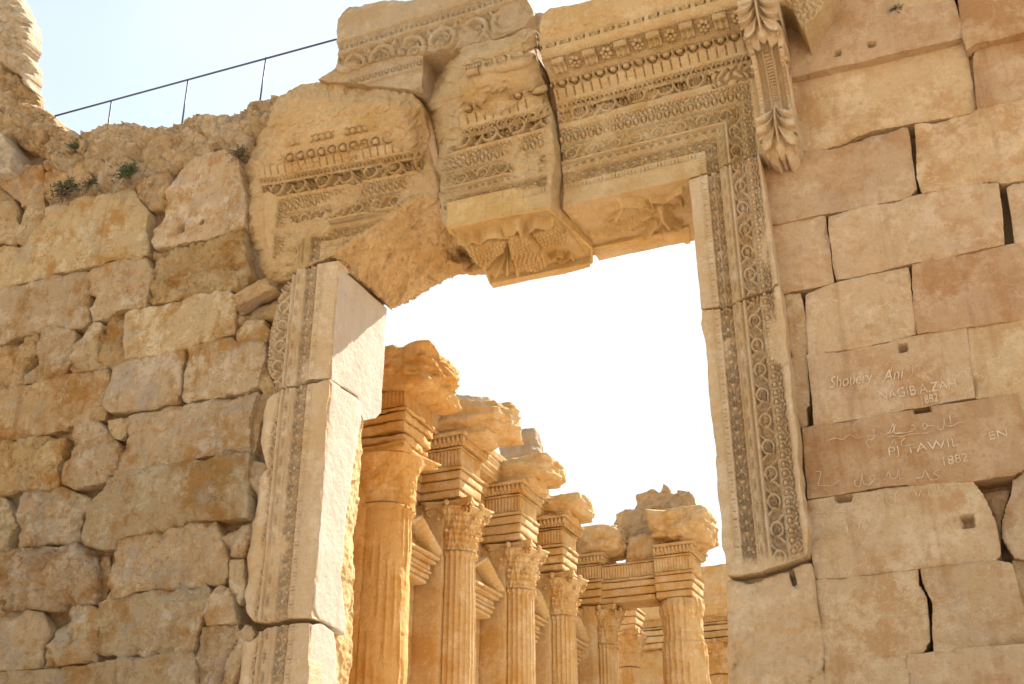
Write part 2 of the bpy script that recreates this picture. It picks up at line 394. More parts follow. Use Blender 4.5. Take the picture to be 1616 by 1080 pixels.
def leaves(d, t, a, b, pitch, h=.03):
    q = (d-a)/(b-a); ph = (t/pitch-np.round(t/pitch))
    arch = np.abs(ph)*2; r = np.hypot(arch, (q-.1)*1.0)
    e = np.cos(r*14)*.5+.5; v = np.exp(-(ph/.06)**2)
    hole = np.exp(-(((np.abs(ph)-.25)/.08)**2+((q-.35)/.16)**2))
    return band(d, a, b)*(h*(e*.6+v*.5)-h*1.6*hole-h*.3)
def scroll(d, t, a, b, pitch, h=.06, seed=0, berry=True, fine=1.):
    """running vine: a wave stem whose loops hold fruit or a leaf"""
    c = (a+b)/2; R = (b-a)/2*.96; k = np.round(t/pitch); tt = t-k*pitch; sgn = np.where((k.astype(int) % 2) == 0, 1., -1.)
    x = tt/pitch*2; y = (d-c)/R*sgn
    xr = x*(pitch/2)/R
    rho = np.hypot(xr, y)
    ang = np.arctan2(y, xr)
    wv = .10*h
    ring = np.clip(1-((rho-.84)/.20)**2, 0, 1)**.5*(1-.9*np.exp(-((ang+2.6)/.3)**2))
    cy_ = -.93*np.cos(np.clip(x, -1, 1)*np.pi)
    st = np.clip(1-((y-cy_)/.27)**2, 0, 1)**.5*(np.abs(x) > .50)
    wnd = np.clip(1-((rho-.48)/.10)**2, 0, 1)**.5*(ang > -.6)*(ang < 1.6)*.8
    rid = _h(k.astype(np.int64), (k*0).astype(np.int64), (k*0).astype(np.int64)+seed, 3)
    leaf = np.clip(1-(rho/(.46+.15*np.cos(ang*5+rid*6)))**2, 0, 1)**.5*(.8+.2*np.cos(ang*10))
    bx, by = xr*4.2, y*4.2; bb = np.clip(1-((bx-np.round(bx))**2+(by-np.round(by))**2)*3.6, 0, 1)**.5*(rho < .50)
    fruit = np.where(rid > .55, bb, leaf)
    sprx = np.abs(np.abs(x)-.80); spray = np.clip(1-(sprx/.16)**2, 0, 1)*np.clip(np.cos((d-c)*2*np.pi/(R*.5)), 0, 1)*(rho > 1.05)*(np.abs(y-cy_) > .35)
    e = np.maximum.reduce([ring, st, fruit*(1 if berry else .6), wnd, spray*.7])
    return band(d, a, b)*(h*e-h*.80)
def flora(d, t, a, b, pitch, h=.035, seed=0):
    """candelabra of lilies and paired leaves about a stem"""
    c = (a+b)/2; R = (b-a)/2; y = (d-c)/R; k = np.floor(t/pitch); q = t/pitch-k
    ay = np.abs(y)
    stem = np.exp(-(y/.09)**2)
    e = stem
    for (q0, sp, ln, wd) in ((.02, .9, .42, .075), (.02, .5, .5, .07), (.45, 1.1, .30, .08), (.5, .55, .42, .07)):
        f = np.clip((q-q0)/ln, 0, 1); path = sp*f**.8*.95; m = (q > q0) & (q < q0+ln)
        e = np.maximum(e, np.exp(-((ay-path)/(wd*1.5*(1.1-f*.6)))**2)*m)
    e = np.maximum(e, .9*np.sqrt(np.clip(1-((ay-.55)/.22)**2-((q-.9)/.09)**2, 0, 1)))
    e = np.maximum(e, .9*np.sqrt(np.clip(1-((ay-.62)/.2)**2-((q-.42)/.07)**2, 0, 1)))
    e = np.maximum(e, np.sqrt(np.clip(1-((ay)/.24)**2-((q-.5)/.06)**2, 0, 1)))
    return band(d, a, b)*(h*e-h*.8)
def lace(d, t, a, b, s=.045, h=.03, seed=0):
    """fine pierced foliage"""
    x, y = t/s, d/s; wx = x+.6*vnoise(x*.35, y*.35, seed, 2); wy = y+.6*vnoise(x*.35, y*.35, seed+5., 3)
    e = np.abs(np.sin(wx*1.9+np.cos(wy*1.7)))*np.abs(np.cos(wy*1.6+np.sin(wx*1.2)))
    return band(d, a, b)*(h*np.clip(e*1.7, 0, 1)-h)
def meander(d, t, a, b, h=.02):
    pat = ["1111111", "0000001", "1111101", "1000101", "1011101", "1000001", "1111111"]
    A = np.array([[int(c) for c in r] for r in pat], float); pitch = (b-a)*1.15
    q = np.clip(((d-a)/(b-a)), 0, .999); ph = t/pitch-np.floor(t/pitch)
    i = (6-np.floor(q*7)).astype(int); j = np.floor(ph*7).astype(int)
    return band(d, a, b)*(h*A[i, j]-h)
def pattern(d, t, seed=0, vine=.37, K=2.0):
    """the architrave bands that turn the corner; d in lintel units 0..1.62"""
    h = np.zeros(d.shape)
    h += tongues(d, t, .335, .405, .055, .03, .2)+beads(d, t, .318, .014, .045, .012, False)
    h += flora(d, t, .435, .63, .36, .045, seed)
    h += beads(d, t, .655, .014, .04, .014, False)
    h += band(d, .675, .785)*(.03*np.sin((d-.675)/.11*np.pi))+leaves(d, t, .68, .78, .05, .016)
    h += band(d, .80, .84)*.02
    h += scroll(d, t, .85, 1.09, vine, .055, seed)+leaves(d, t, 1.10, 1.18, .075, .018)
    h += beads(d, t, 1.265, .046, .13, .03)
    h += lace(d, t, 1.345, 1.49, .042, .035, seed)
    h = h*K+.012*sst(.295, .305, d)+.006*sst(.42, .43, d)+.02*sst(.64, .65, d)+.025*sst(.79, .83, d)+.015*sst(1.19, 1.2, d)+.02*sst(1.32, 1.34, d)+.02*sst(1.5, 1.53, d)
    return h
FX = ([-5, 0, .2, .29, .5, .66, .70, .90, .95, 1.13, 1.30], [-5, 0, .3, .41, .63, .80, .84, 1.09, 1.2, 1.49, 1.66])
FXL = ([-5, 0, .21, .31, .56, .77, .80, 1.05, 1.1, 1.3, 1.5], [-5, 0, .3, .41, .63, .80, .84, 1.09, 1.2, 1.49, 1.66])

def ashlar(z0, ch, seed, bl=1.6, dep=.035):
    def f(u, v, s):
        row = np.floor((v-z0)/ch); a = (v-z0)/ch-row; e1 = np.minimum(a, 1-a)*ch
        q = u/bl+.5*(row % 2)+.17*row; b = q-np.floor(q); e2 = np.minimum(b, 1-b)*bl
        blk = _h(row.astype(np.int64), np.floor(q).astype(np.int64), (row*0).astype(np.int64), seed)
        return -dep*(np.exp(-(e1/.03)**2)+np.exp(-(e2/.03)**2))+.02*(blk-.5)
    return f
# ================================================================== left wall
TA, TB, TC, TD, TE = (0, 200, 3), (0, 460, 3), (0, 720, 3), (160, 460, 3), (160, 720, 3)
lw = empty('stone_wall', (-15, .6, 0), 'tall wall of big eroded brown and grey blocks left of the doorway', 'wall')
core_px = [(-60, 225), (78, 225), (140, 235), (255, 245), (384, 225), (450, 190), (455, 430), (440, 1100), (-60, 1100)]
cw = toW(core_px, .24)
prism('wall_core', cw, .24, 1.9, M_LEFT, lw, (.8, .75, .7))
prism('wall_footing', [(-28, 0), (-9.7, 0), (-9.7, 4.62), (-28, 4.0)], .12, 1.85, M_LEFT, lw)
GREY = (.97, .97, .98); ORG = (1.0, .92, .78); PAL = (1.12, 1.12, 1.12); BRN = (.95, .89, .80); NEU = (1, 1, 1)
LB = [  # frame, outline, rounding, unevenness, protrusion, tint, broken
 (TA, [(0,180),(60,170),(190,180),(208,200),(200,340),(165,362),(100,375),(60,330),(0,290)], .10, .03, .02, BRN, 0),
 (TA, [(-80,300),(0,292),(60,332),(78,380),(75,440),(92,470),(72,562),(0,547),(-80,560)], .10, .03, .0, BRN, 0),
 (TA, [(128,372),(205,350),(205,430),(165,505),(110,565),(80,550),(85,480),(108,430)], .10, .03, .05, NEU, .02),
 (TA, [(215,190),(240,145),(300,128),(380,165),(420,230),(440,318),(380,325),(280,372),(210,385),(206,330)], .10, .04, .0, ORG, .03),
 (TA, [(95,572),(160,500),(212,440),(216,392),(330,345),(480,322),(626,287),(650,340),(698,400),(680,480),(700,600),(640,622),(540,624),(440,658),(380,662),(240,700),(100,742),(20,758),(-80,790),(-80,570)], .07, .03, .10, PAL, 0),
 (TA, [(630,270),(730,205),(790,215),(800,270),(782,345),(770,382),(700,388),(660,350)], .09, .05, .02, ORG, .03),
 ((0,0,1), [(258,350),(263,300),(276,284),(285,268),(310,248),(355,236),(372,250),(380,290),(384,330),(383,360),(320,378),(243,392),(240,380),(246,362)], .06, .025, .10, PAL, 0),
 ((0,0,1), [(240,394),(320,380),(383,363),(384,400),(396,434),(372,456),(310,466),(241,481),(235,468),(237,420)], .10, .06, .10, ORG, .05),
 (TA, [(-80,790),(0,770),(60,757),(120,752),(240,707),(400,672),(438,680),(415,760),(424,918),(400,942),(320,960),(280,940),(200,962),(60,1002),(20,1030),(-80,1040)], .14, .03, .10, GREY, 0),
 (TA, [(442,665),(560,632),(700,627),(708,700),(693,850),(560,872),(480,912),(432,920),(426,860),(455,800),(418,795),(422,700)], .06, .03, .05, NEU, .02),
 (TB, [(-80,270),(0,255),(60,236),(100,212),(172,200),(160,270),(102,380),(92,440),(20,468),(-80,470)], .12, .05, .0, ORG, .05),
 (TB, [(200,172),(250,165),(350,190),(350,230),(332,330),(312,380),(270,404),(102,434),(112,390),(160,310),(180,230)], .16, .04, .05, NEU, .02),
 (TB, [(380,190),(430,145),(482,150),(468,240),(448,320),(488,357),(420,370),(340,385),(330,350),(345,260)], .13, .05, .06, NEU, .03),
 (TB, [(484,140),(560,100),(608,97),(590,200),(580,330),(530,355),(472,353),(450,310),(472,230)], .12, .05, .03, ORG, .04),
 (TD, [(115,110),(150,85),(300,60),(490,10),(600,0),(636,20),(642,70),(625,193),(540,225),(400,270),(230,300),(105,325),(105,230)], .10, .035, .10, PAL, 0),
 (TB, [(-80,490),(0,472),(90,447),(270,410),(330,387),(500,367),(510,400),(492,480),(480,600),(360,638),(210,664),(0,706),(-80,722)], .08, .04, .07, ORG, .03),
 (TD, [(50,370),(110,330),(240,302),(330,292),(392,268),(385,330),(373,430),(350,528),(270,543),(150,568),(40,573),(8,540),(20,470)], .11, .025, .12, NEU, 0),
 (TD, [(407,270),(470,250),(625,217),(640,240),(768,240),(773,340),(738,460),(620,478),(540,490),(400,523),(378,510),(384,430),(397,340)], .07, .025, .09, PAL, 0),
 (TD, [(640,190),(690,142),(765,127),(793,180),(780,236),(700,236),(645,237)], .08, .02, .02, PAL, 0),
 (TD, [(644,90),(760,70),(925,-10),(905,60),(800,125),(690,132),(640,170)], .08, .03, .0, BRN, .02),
 (TD, [(130,590),(250,562),(420,527),(620,492),(720,472),(735,482),(720,560),(700,620),(693,758),(520,778),(300,828),(72,858),(77,780),(148,610)], .06, .035, .07, GREY, .015),
 (TD, [(30,610),(145,592),(128,640),(82,700),(45,690)], .05, .03, .0, PAL, 0),
 (TB, [(-80,730),(0,713),(210,672),(308,700),(313,740),(280,830),(275,920),(200,938),(70,935),(0,958),(-80,960)], .22, .06, .10, ORG, .06),
 (TB, [(365,635),(470,612),(520,680),(558,730),(545,860),(508,870),(500,898),(430,923),(330,933),(292,910),(292,860),(325,740)], .22, .05, .22, GREY, .02),
 (TC, [(-80,190),(0,190),(38,230),(54,310),(20,410),(28,445),(0,463),(-80,470)], .12, .06, .0, NEU, .05),
 (TC, [(90,155),(160,150),(290,147),(430,200),(424,230),(380,310),(372,398),(300,418),(230,410),(52,443),(80,340),(75,240)], .18, .05, .05, NEU, .03),
 (TE, [(25,90),(60,75),(260,40),(520,5),(692,-18),(690,70),(685,240),(693,288),(540,299),(400,304),(380,328),(240,353),(70,398),(65,438),(0,438),(-80,418),(-100,380),(-60,240),(20,130)], .12, .04, .26, GREY, 0),
 (TC, [(-80,470),(0,450),(180,430),(350,411),(418,460),(446,520),(435,698),(330,698),(230,733),(150,718),(-80,726)], .28, .06, .20, NEU, .04),
 (TC, [(450,470),(500,470),(520,560),(470,700),(438,690),(452,560)], .05, .03, -.25, BRN, 0),
 (TE, [(80,390),(240,367),(380,330),(400,312),(535,302),(560,380),(588,480),(588,560),(560,598),(490,603),(240,628),(60,668),(12,688),(22,600),(62,480)], .10, .04, .10, NEU, .02),
 (TE, [(-10,702),(60,677),(240,634),(480,607),(500,640),(490,720),(460,800),(420,918),(240,938),(90,958),(60,932),(-20,942),(-70,900),(-20,800)], .08, .04, .09, GREY, .02),
 (TC, [(-80,735),(70,727),(180,732),(223,800),(220,850),(180,920),(168,998),(-80,1022)], .18, .04, .08, NEU, .02),
 (TC, [(330,702),(400,697),(488,740),(460,830),(430,968),(300,988),(182,998),(212,900),(280,800),(310,730)], .22, .06, .10, PAL, .03),
 (TC, [(-80,1030),(180,1007),(420,987),(553,967),(550,1110),(-80,1110)], .07, .03, .03, NEU, .01),
 (TE, [(72,963),(240,944),(420,924),(438,1000),(440,1110),(72,1110)], .06, .03, .10, GREY, .01),
 (TE, [(520,660),(560,612),(598,622),(620,700),(638,788),(580,793),(500,798),(496,730)], .14, .03, .08, PAL, 0),
 (TE, [(475,812),(640,797),(640,860),(590,930),(540,1110),(446,1110),(430,932)], .09, .03, .0, GREY, .01),
 (TE, [(645,830),(690,800),(722,850),(700,928),(650,1000),(600,1110),(550,1110),(595,940)], .10, .04, .02, PAL, .02),
 (TE, [(575,385),(688,302),(698,380),(660,480),(602,478),(590,430)], .12, .04, .0, NEU, .02),
 (TE, [(602,492),(660,492),(660,620),(640,690),(602,620)], .08, .03, .02, PAL, 0),
 (TD, [(742,380),(775,345),(818,470),(762,500)], .05, .04, -.05, ORG, .02),
 (TD, [(702,600),(742,485),(798,490),(762,560),(735,660),(712,760),(702,700)], .05, .05, -.08, BRN, .03),
 (TD, [(692,800),(788,822),(792,900),(722,960),(692,900)], .08, .03, .03, NEU, 0),
]
holesL = {7: None}
for i, (fr_, pts, rnd, amp, prot, tint, brk) in enumerate(LB):
    prot = prot*.6; px = fr(pts, *fr_); poly = toW(px, -prot*.6)
    hl = []
    if i == 6:
        for hx, hy, r in ((285, 361, .07), (318, 350, .04)):
            q = toW([(hx, hy)], -prot)[0]; hl.append((q[0], q[1], r, r, .25))
    if i == 30: q = toW([(209, 1040)], -prot)[0]; hl.append((q[0], q[1]+.0, .06, .05, .25))
    if i == 16: q = toW([(289, 567)], -prot)[0]; hl.append((q[0], q[1], .03, .07, .25))
    if i == 20:
        for a in ((365, 623), (253, 737)): q = toW([a], -prot)[0]; hl.append((q[0], q[1], .07, .035, .25))
    slab('stone_block', poly, wallF(0), M_LEFT, lw, rnd*.6, amp*.9, .5, prot, tint=tuple(a*b for a, b in zip(tint, rtint(.08))), seed=100+i, broken=brk, holes=hl, edge=.022, gap=-.014, smooth=.08, chip=2.)
# rubble band along the broken top
rub = [(62,262),(70,245),(72,222),(92,203),(125,206),(145,202),(170,194),(207,189),(217,196),(240,194),(280,178),(340,168),(370,161),(405,150),(425,145),(450,139),(480,131),(500,120),(520,118),(530,150),(470,165),(420,190),(392,212),(388,232),(370,238),(350,242),(310,250),(285,266),(262,278),(225,290),(165,308),(100,328),(72,318)]
def rubrel(u, v, s):
    w1, w2, i1 = worley(u*2.3+.3*vnoise(u*3, v*3), v*3.2, 4); a1, a2, i2 = worley(u*5.5, v*6.5, 9)
    return .22*facet(u*1.1, v*1.5, 4)+.14*facet(u*2.6, v*3., 6)+.07*facet(u*6, v*6.5, 7)+.12*fbm(u*1.2, v*1.2, 3., 3, 4)-.05*np.exp(-((w2-w1)/.05)**2)
slab('rubble_core', toW(rub, .0), wallF(0), M_TOP, lw, .22, .05, 1.9, -.08, tint=(1.02, .93, .80), seed=60, broken=.03, edge=.04, relief=rubrel, res=.022)

# ruined pier at the far left
tp = empty('ruined_pier', (-19, 0, 0), 'rough pale rock pier rising at the left edge of the picture', 'ruin')
slab('broken_stone', toW([(-60,-60),(10,-30),(22,-8),(40,28),(41,60),(35,76),(42,98),(40,138),(20,112),(-8,90),(-60,70)], -.3), wallF(-.3), M_TOP, tp, .35, .10, .5, 0, seed=71, broken=.1, edge=.05)
slab('broken_stone', toW([(-60,60),(-8,84),(20,108),(40,134),(41,152),(55,160),(84,184),(103,198),(126,209),(130,226),(118,250),(100,262),(66,262),(58,245),(30,225),(-60,215)], -.15), wallF(-.15), M_LEFT, tp, .4, .14, .6, 0, seed=72, broken=.12, edge=.06, tint=(.98, .98, .98))
slab('broken_stone', toW([(-40,215),(0,208),(14,228),(12,255),(4,268),(-40,272)], -.4), wallF(-.4), M_TOP, tp, .2, .05, 1.2, 0, seed=73, broken=.05)
prism('pier_core', toW([(-60, 0), (-5, 60), (8, 200), (8, 300), (-60, 300)], .5), .5, 1.1, M_LEFT, tp)

# loose wedge of stone lying in the joint
o = rock('loose_stone', (0, 0, 0), (.44, .3, .15), M_LEFT, None, 5, .22, 44, 30, .95, 1.3, (1.1, 1.05, 1))
q = un([(404, 468)], -.15)[0]; o.location = q; o.rotation_euler = (.2, -.38, .1)
top(o, 'loose wedge of pale stone jammed in the joint under the left lintel block', 'stone')

# ================================================================== right wall
RY = .15
F5, F6 = (1076, 0, 2), (1076, 540, 2)
rw = empty('stone_wall', (1, .8, 0), 'wall of large rosy smooth blocks with scratched names right of the doorway', 'wall')
prism('wall_core', toW([(1190, 1140), (1190, -80), (1680, -160), (1680, 1140)], RY+.4), RY+.4, 1.85, M_RIGHT, rw, (.8, .75, .7))
prism('wall_core', [(-2.3, 0), (9, 0), (9, 3.0), (-2.3, 3.55)], RY+.05, 1.85, M_RIGHT, rw)
prism('wall_core', [(1.2, 3.0), (9, 3.0), (9, 17), (2.3, 17)], RY+.5, 1.85, M_RIGHT, rw)
ROS = (1.0, .96, .94); RO2 = (.97, .87, .78); CRM = (1.06, 1.04, 1.0); DRK = (.90, .79, .68)
RB = [
 (F5, [(300,-80),(680,-160),(686,38),(858,10),(888,122),(640,183),(365,243),(300,260)], .03, .008, .17, ROS),
 (F5, [(688,-70),(858,-80),(858,4),(702,40),(688,22)], .05, .015, .16, CRM),
 (F5, [(330,254),(640,186),(890,124),(928,335),(918,350),(850,368),(735,383),(590,413),(470,463),(270,495),(230,490),(230,300)], .04, .010, .0, CRM),
 (F5, [(864,-100),(1110,-150),(1110,105),(930,143),(900,163),(888,118)], .05, .010, .22, DRK),
 (F5, [(937,150),(1110,112),(1110,310),(960,343),(937,343),(927,260),(922,180)], .04, .010, .05, RO2),
 (F5, [(902,168),(930,160),(924,260),(932,330),(925,338),(912,260)], .02, .01, -.08, CRM),
 (F5, [(262,505),(380,485),(500,465),(590,430),(700,403),(712,407),(738,600),(718,620),(620,640),(550,660),(440,673),(300,708),(270,706)], .04, .012, .03, ROS),
 (F5, [(737,395),(840,375),(950,347),(1110,316),(1110,560),(1010,577),(970,562),(950,572),(762,610),(745,560)], .05, .014, .05, CRM),
 (F5, [(270,715),(450,680),(455,730),(462,745),(476,890),(315,926),(290,900)], .03, .010, .0, ROS),
 (F5, [(464,685),(600,650),(720,625),(930,577),(998,582),(1018,768),(850,808),(700,838),(487,878),(470,760),(464,730)], .045, .012, .04, CRM),
 (F5, [(1027,590),(1110,563),(1110,762),(1055,766),(1042,680)], .06, .014, .03, ROS),
 ((0,0,1), [(1232,468),(1262,464),(1270,500),(1276,545),(1272,558),(1250,564),(1244,545)], .05, .02, .0, CRM),
 ((0,0,1), [(1272,465),(1320,447),(1432,422),(1437,455),(1445,525),(1400,539),(1340,551),(1277,559),(1273,500)], .04, .012, .02, CRM),
 ((0,0,1), [(1440,420),(1528,401),(1640,378),(1640,496),(1540,515),(1449,525),(1442,470)], .035, .008, .03, RO2),
 (F6, [(396,42),(500,30),(640,7),(740,-18),(895,-46),(905,60),(923,173),(740,203),(560,240),(422,262),(415,200)], .03, .008, .02, ROS),
 (F6, [(900,-46),(1110,-84),(1110,150),(930,178),(925,160),(908,60)], .03, .008, .0, CRM),
 (F6, [(330,60),(345,52),(390,44),(400,150),(402,198),(392,200),(394,260),(376,265),(345,240)], .03, .008, -.02, ROS),
 (F6, [(383,270),(560,245),(740,214),(1055,167),(1078,275),(1110,390),(1040,418),(920,435),(650,453),(400,493)], .025, .008, .03, RO2),
 (F6, [(1060,162),(1110,152),(1110,380),(1090,385),(1080,290)], .02, .01, .0, CRM),
 (F6, [(398,502),(650,463),(850,440),(915,437),(948,480),(990,570),(1003,670),(985,688),(740,713),(425,746),(405,620)], .05, .010, .02, CRM),
 (F6, [(1085,402),(1120,395),(1120,690),(1052,678),(1012,610),(1012,560),(1040,480),(1045,427)], .12, .02, .04, ROS),
 (F6, [(950,470),(1030,460),(1005,560),(1006,640),(1000,650),(985,560)], .04, .02, -.22, BRN),
 (F6, [(425,754),(600,737),(743,717),(745,760),(768,800),(780,940),(760,978),(690,988),(452,1008)], .05, .012, .02, CRM),
 (F6, [(757,717),(900,702),(990,692),(1040,702),(1075,830),(1105,950),(1060,948),(800,983),(792,900),(796,820),(765,760)], .06, .014, .03, ROS),
 (F6, [(1045,692),(1120,700),(1120,950),(1095,940),(1080,830)], .06, .02, -.1, BRN),
 (F6, [(455,1012),(709,991),(714,1120),(458,1120)], .03, .010, .02, CRM),
 (F6, [(716,989),(1120,950),(1120,1120),(718,1120)], .03, .012, .02, CRM),
]
HR = {0: [(1322, 84, .045, .04), (1375, 71, .05, .04)], 6: [(1392, 203, .26, .035)], 14: [(1424, 549, .05, .05)], 17: [(1455, 646, .10, .032)],
      19: [(1331, 787, .09, .04), (1528, 823, .07, .07)], 13: [(1436, 459, .025, .05)]}
RBo = []
for i, (fr_, pts, rnd, amp, prot, tint) in enumerate(RB):
    poly = toW(fr(pts, *fr_), RY-prot*.6); hl = []
    for hx, hy, a, b in HR.get(i, ()): q = toW([(hx, hy)], RY-prot)[0]; hl.append((q[0], q[1], a, b, .22))
    RBo.append(slab('stone_block', poly, wallF(RY), M_RIGHT, rw, rnd*.45, amp*1.1, .5, prot, tint=tuple(a*b for a, b in zip(tint, rtint(.06))), seed=300+i, holes=hl, edge=.008, smooth=.06, gap=-.014, chip=2.5))

# scratched names
def scratch(name, lines, Y=RY-.05, wd=.006):
    m = MB()
    for pts in lines:
        P = un(pts, Y); n = len(P)
        if n < 2: continue
        # smooth the stroke
        Q = []
        for i in range(n-1):
            p0, a, b, p3 = P[max(i-1, 0)], P[i], P[i+1], P[min(i+2, n-1)]
            for k in range(3):
                t = k/3; Q.append(.5*((2*a)+(-p0+b)*t+(2*p0-5*a+4*b-p3)*t*t+(-p0+3*a-3*b+p3)*t**3))
        Q.append(P[-1]); m.tube(Q, [wd*random.uniform(.6, 1.1) for _ in Q], 5)
    return m.build(name, M_SCR, rw, True)
def carve_text(txt, p0, p1, hpx, Y=RY-.06, shear=0., name='inscription'):
    cu = bpy.data.curves.new('t', 'FONT'); cu.body = txt; cu.size = 1; cu.offset = -.019; cu.shear = shear; cu.extrude = .0
    to = bpy.data.objects.new('t', cu); COL.objects.link(to); bpy.context.view_layer.update()
    me = bpy.data.meshes.new_from_object(to.evaluated_get(bpy.context.evaluated_depsgraph_get()))
    co = np.zeros(len(me.vertices)*3); me.vertices.foreach_get('co', co); co = co.reshape(-1, 3)
    Fs = [tuple(p.vertices) for p in me.polygons]; bpy.data.objects.remove(to); bpy.data.curves.remove(cu)
    A = un([p0, p1, (p0[0], p0[1]-hpx)], Y); wd = co[:, 0].max(); U = (A[1]-A[0])/wd; V = (A[2]-A[0])/.72
    V = np.array([U[2]*-.1, 0, V[2]])
    W = A[0]+co[:, :1]*U+co[:, 1:2]*V+np.stack([0*co[:, 0], fbm(co[:, 0]*3, co[:, 1]*3)*.002, fbm(co[:, 0]*9, co[:, 1]*9)*.004], -1)
    n = len(W); W = np.concatenate([W, W+np.array([0, .03, 0])])
    return mk(name, W, Fs+[tuple(i+n for i in reversed(f)) for f in Fs], M_SCR, rw, False)
carve_text('NAGIB.A.ZAH', (1387, 632), (1509, 611), 15)
carve_text('1882', (1452, 638), (1481, 632), 13)
carve_text('Shouery', (1309, 613), (1378, 602), 19, shear=.35)
carve_text('Ani', (1393, 603), (1428, 596), 19, shear=.35)
carve_text('PJ TAWIL', (1401, 720), (1514, 703), 14, Y=RY-.06)
carve_text('1882', (1485, 735), (1528, 727), 14)
carve_text('EN', (1560, 694), (1590, 688), 13)
Z7 = lambda pts: fr(pts, 1400, 540, 5.4)
Z8 = lambda pts: fr(pts, 1260, 700, 4.5)
Z6 = lambda pts: fr(pts, 1200, 540, 5.4)
scratch('inscription', [
 Z7([(180,210),(215,190),(215,270),(190,300)]), Z7([(240,215),(280,200),(270,260),(300,265)]), Z7([(360,200),(395,195),(400,270),(370,280)]),
 Z6([(560,385),(600,400),(640,360),(655,300),(620,310)]), Z6([(1030,300),(1050,325),(1090,290),(1130,200)])], RY-.03, .005)
scratch('inscription', [
 Z7([(640,685),(600,690),(570,710),(500,715),(485,650),(480,735),(440,740),(430,715)]), Z7([(530,620),(545,700)]),
 Z7([(350,720),(320,690),(300,720),(325,740),(345,715),(400,715)]), Z7([(230,705),(205,710),(240,720),(215,760)]),
 Z7([(0,810),(60,800),(120,805),(200,785),(350,775)]), Z7([(0,765),(30,780),(60,740),(70,700),(60,775),(120,770),(150,775)]),
 Z6([(920,830),(900,860),(935,910)]), Z6([(960,740),(970,800),(940,835),(905,800),(960,800),(1000,790),(1010,760),(1040,790),(1100,770),(1130,690),(1150,780),(1290,760)]),
 Z6([(560,845),(640,820),(700,830),(760,790),(820,820),(900,800)]), Z6([(1120,870),(1140,830),(1155,870)]), Z6([(1190,820),(1230,820),(1200,850),(1205,885)])], RY-.055, .006)
scratch('inscription', [
 Z8([(120,200),(160,205),(140,290),(160,300),(250,295),(290,260)]), Z8([(400,260),(405,300),(440,300),(450,200),(465,290),(520,280),(540,230),(505,235),(520,270),(500,300)]),
 Z8([(600,260),(620,250),(640,200),(660,250),(700,240),(710,170),(720,250),(745,245)]), Z8([(830,245),(880,240),(900,190),(940,260),(1000,240),(960,210),(1000,185)])], RY-.055, .006)
scratch('inscription', [
 Z8([(340,485),(240,490),(130,505),(120,480),(160,460),(200,470),(210,420),(230,465),(290,430)]), Z8([(550,430),(460,445),(350,465),(335,445),(370,430),(400,380),(420,410),(460,395),(540,400),(560,360),(600,370),(590,410)]),
 Z8([(620,370),(640,430),(680,430),(690,360),(715,330)]), Z8([(735,340),(790,345),(820,330),(850,380),(870,330)]), Z8([(920,310),(930,370),(960,380)]), Z8([(990,290),(1000,350)]), Z8([(1080,310),(1110,320),(1130,300)]),
 Z8([(395,600),(400,550),(440,530),(430,600)]), Z8([(505,520),(510,580),(560,580),(565,530)]), Z8([(525,455),(555,460),(545,480),(525,465)]),
 Z8([(170,560),(180,640),(230,650),(240,600),(300,640),(330,630),(345,580),(348,640)]), Z8([(380,480),(400,510),(460,480)]), Z8([(130,640),(160,670),(300,650)])], RY-.05, .006)

# ================================================================== left door jamb
XL = -9.63
lj = empty('door_jamb', (-10.2, .6, 0), 'left door jamb of cracked stones with carved vine bands and sunlit inner face', 'door jamb')
def jrelL(seed, wear=0., keepx=None, off=0.):
    def f(u, v, s):
        d0 = (XL+off)-u; d = np.interp(d0, *FXL)
        h = pattern(d, v, seed, .385)-.16*sst(1.1, 1.9, d0)*0
        e = np.clip(sst(.05, .4, fbm(u*1.6, v*1.1, seed*1., 8, 4)+wear)+.9*sst(1.02, 1.22, d0+.15*fbm(u*2, v*1.2, 3., seed, 3))*(1 if keepx is None else 0), 0, 1)
        if keepx is not None: e = np.maximum(e, sst(keepx-.04, keepx+.10, d0+.12*fbm(u*2, v*1.4, 3., seed, 3)))
        base = .012*sst(.25, .35, d)+.05*sst(.5, .9, d)
        return h*(1-e)+e*(base+.012*fbm(u*9, v*9))-.30*sst(.98, 1.42, d0+.1*fbm(u*2, v*1.3, 5.))+.05*sst(.9, 1.1, d0)*ridged(u*2, v*2, 1.*seed, 5, 3)
    return f
J1 = fr([(345,150),(420,115),(498,102),(494,300),(488,480),(475,655),(380,660),(350,680),(235,718),(231,690),(190,600),(172,480),(190,320),(240,262),(320,175)], 360, 380, 3)
J2 = [(443,618),(477,609),(500,604),(518,598),(512,680),(508,740),(498,860),(491,957),(480,977),(455,977),(425,985),(403,982),(386,960),(381,925),(385,880),(393,820),(401,783),(408,758),(424,742),(410,702),(408,665),(421,637)]
J3 = [(400,1015),(415,1000),(437,988),(467,984),(485,984),(481,1030),(478,1110),(340,1110),(362,1040),(382,1012)]
XKS = [max(un((a, b))[:, 0])+.02 for a, b in (((526, 414), (518, 598)), ((518, 598), (491, 957)), ((485, 984), (478, 1110)))]
def JW(J, k):
    P = toW(J); P[:, 0] = np.where(P[:, 0] > -9.76, XKS[k], P[:, 0]); return P
slab('jamb_block', JW(J1, 0), wallF(0), M_JAMB, lj, .02, .008, .35, .02, res=.013, relief=jrelL(1, -.06, 1.15), seed=401, edge=.012, smooth=.1, chip=2)
slab('jamb_block', JW(J2, 1), wallF(0), M_JAMB, lj, .06, .010, .35, .02, res=.013, relief=jrelL(2, .02, .86), seed=402, edge=.015, smooth=.2, chip=2, tint=(1, .98, .96))
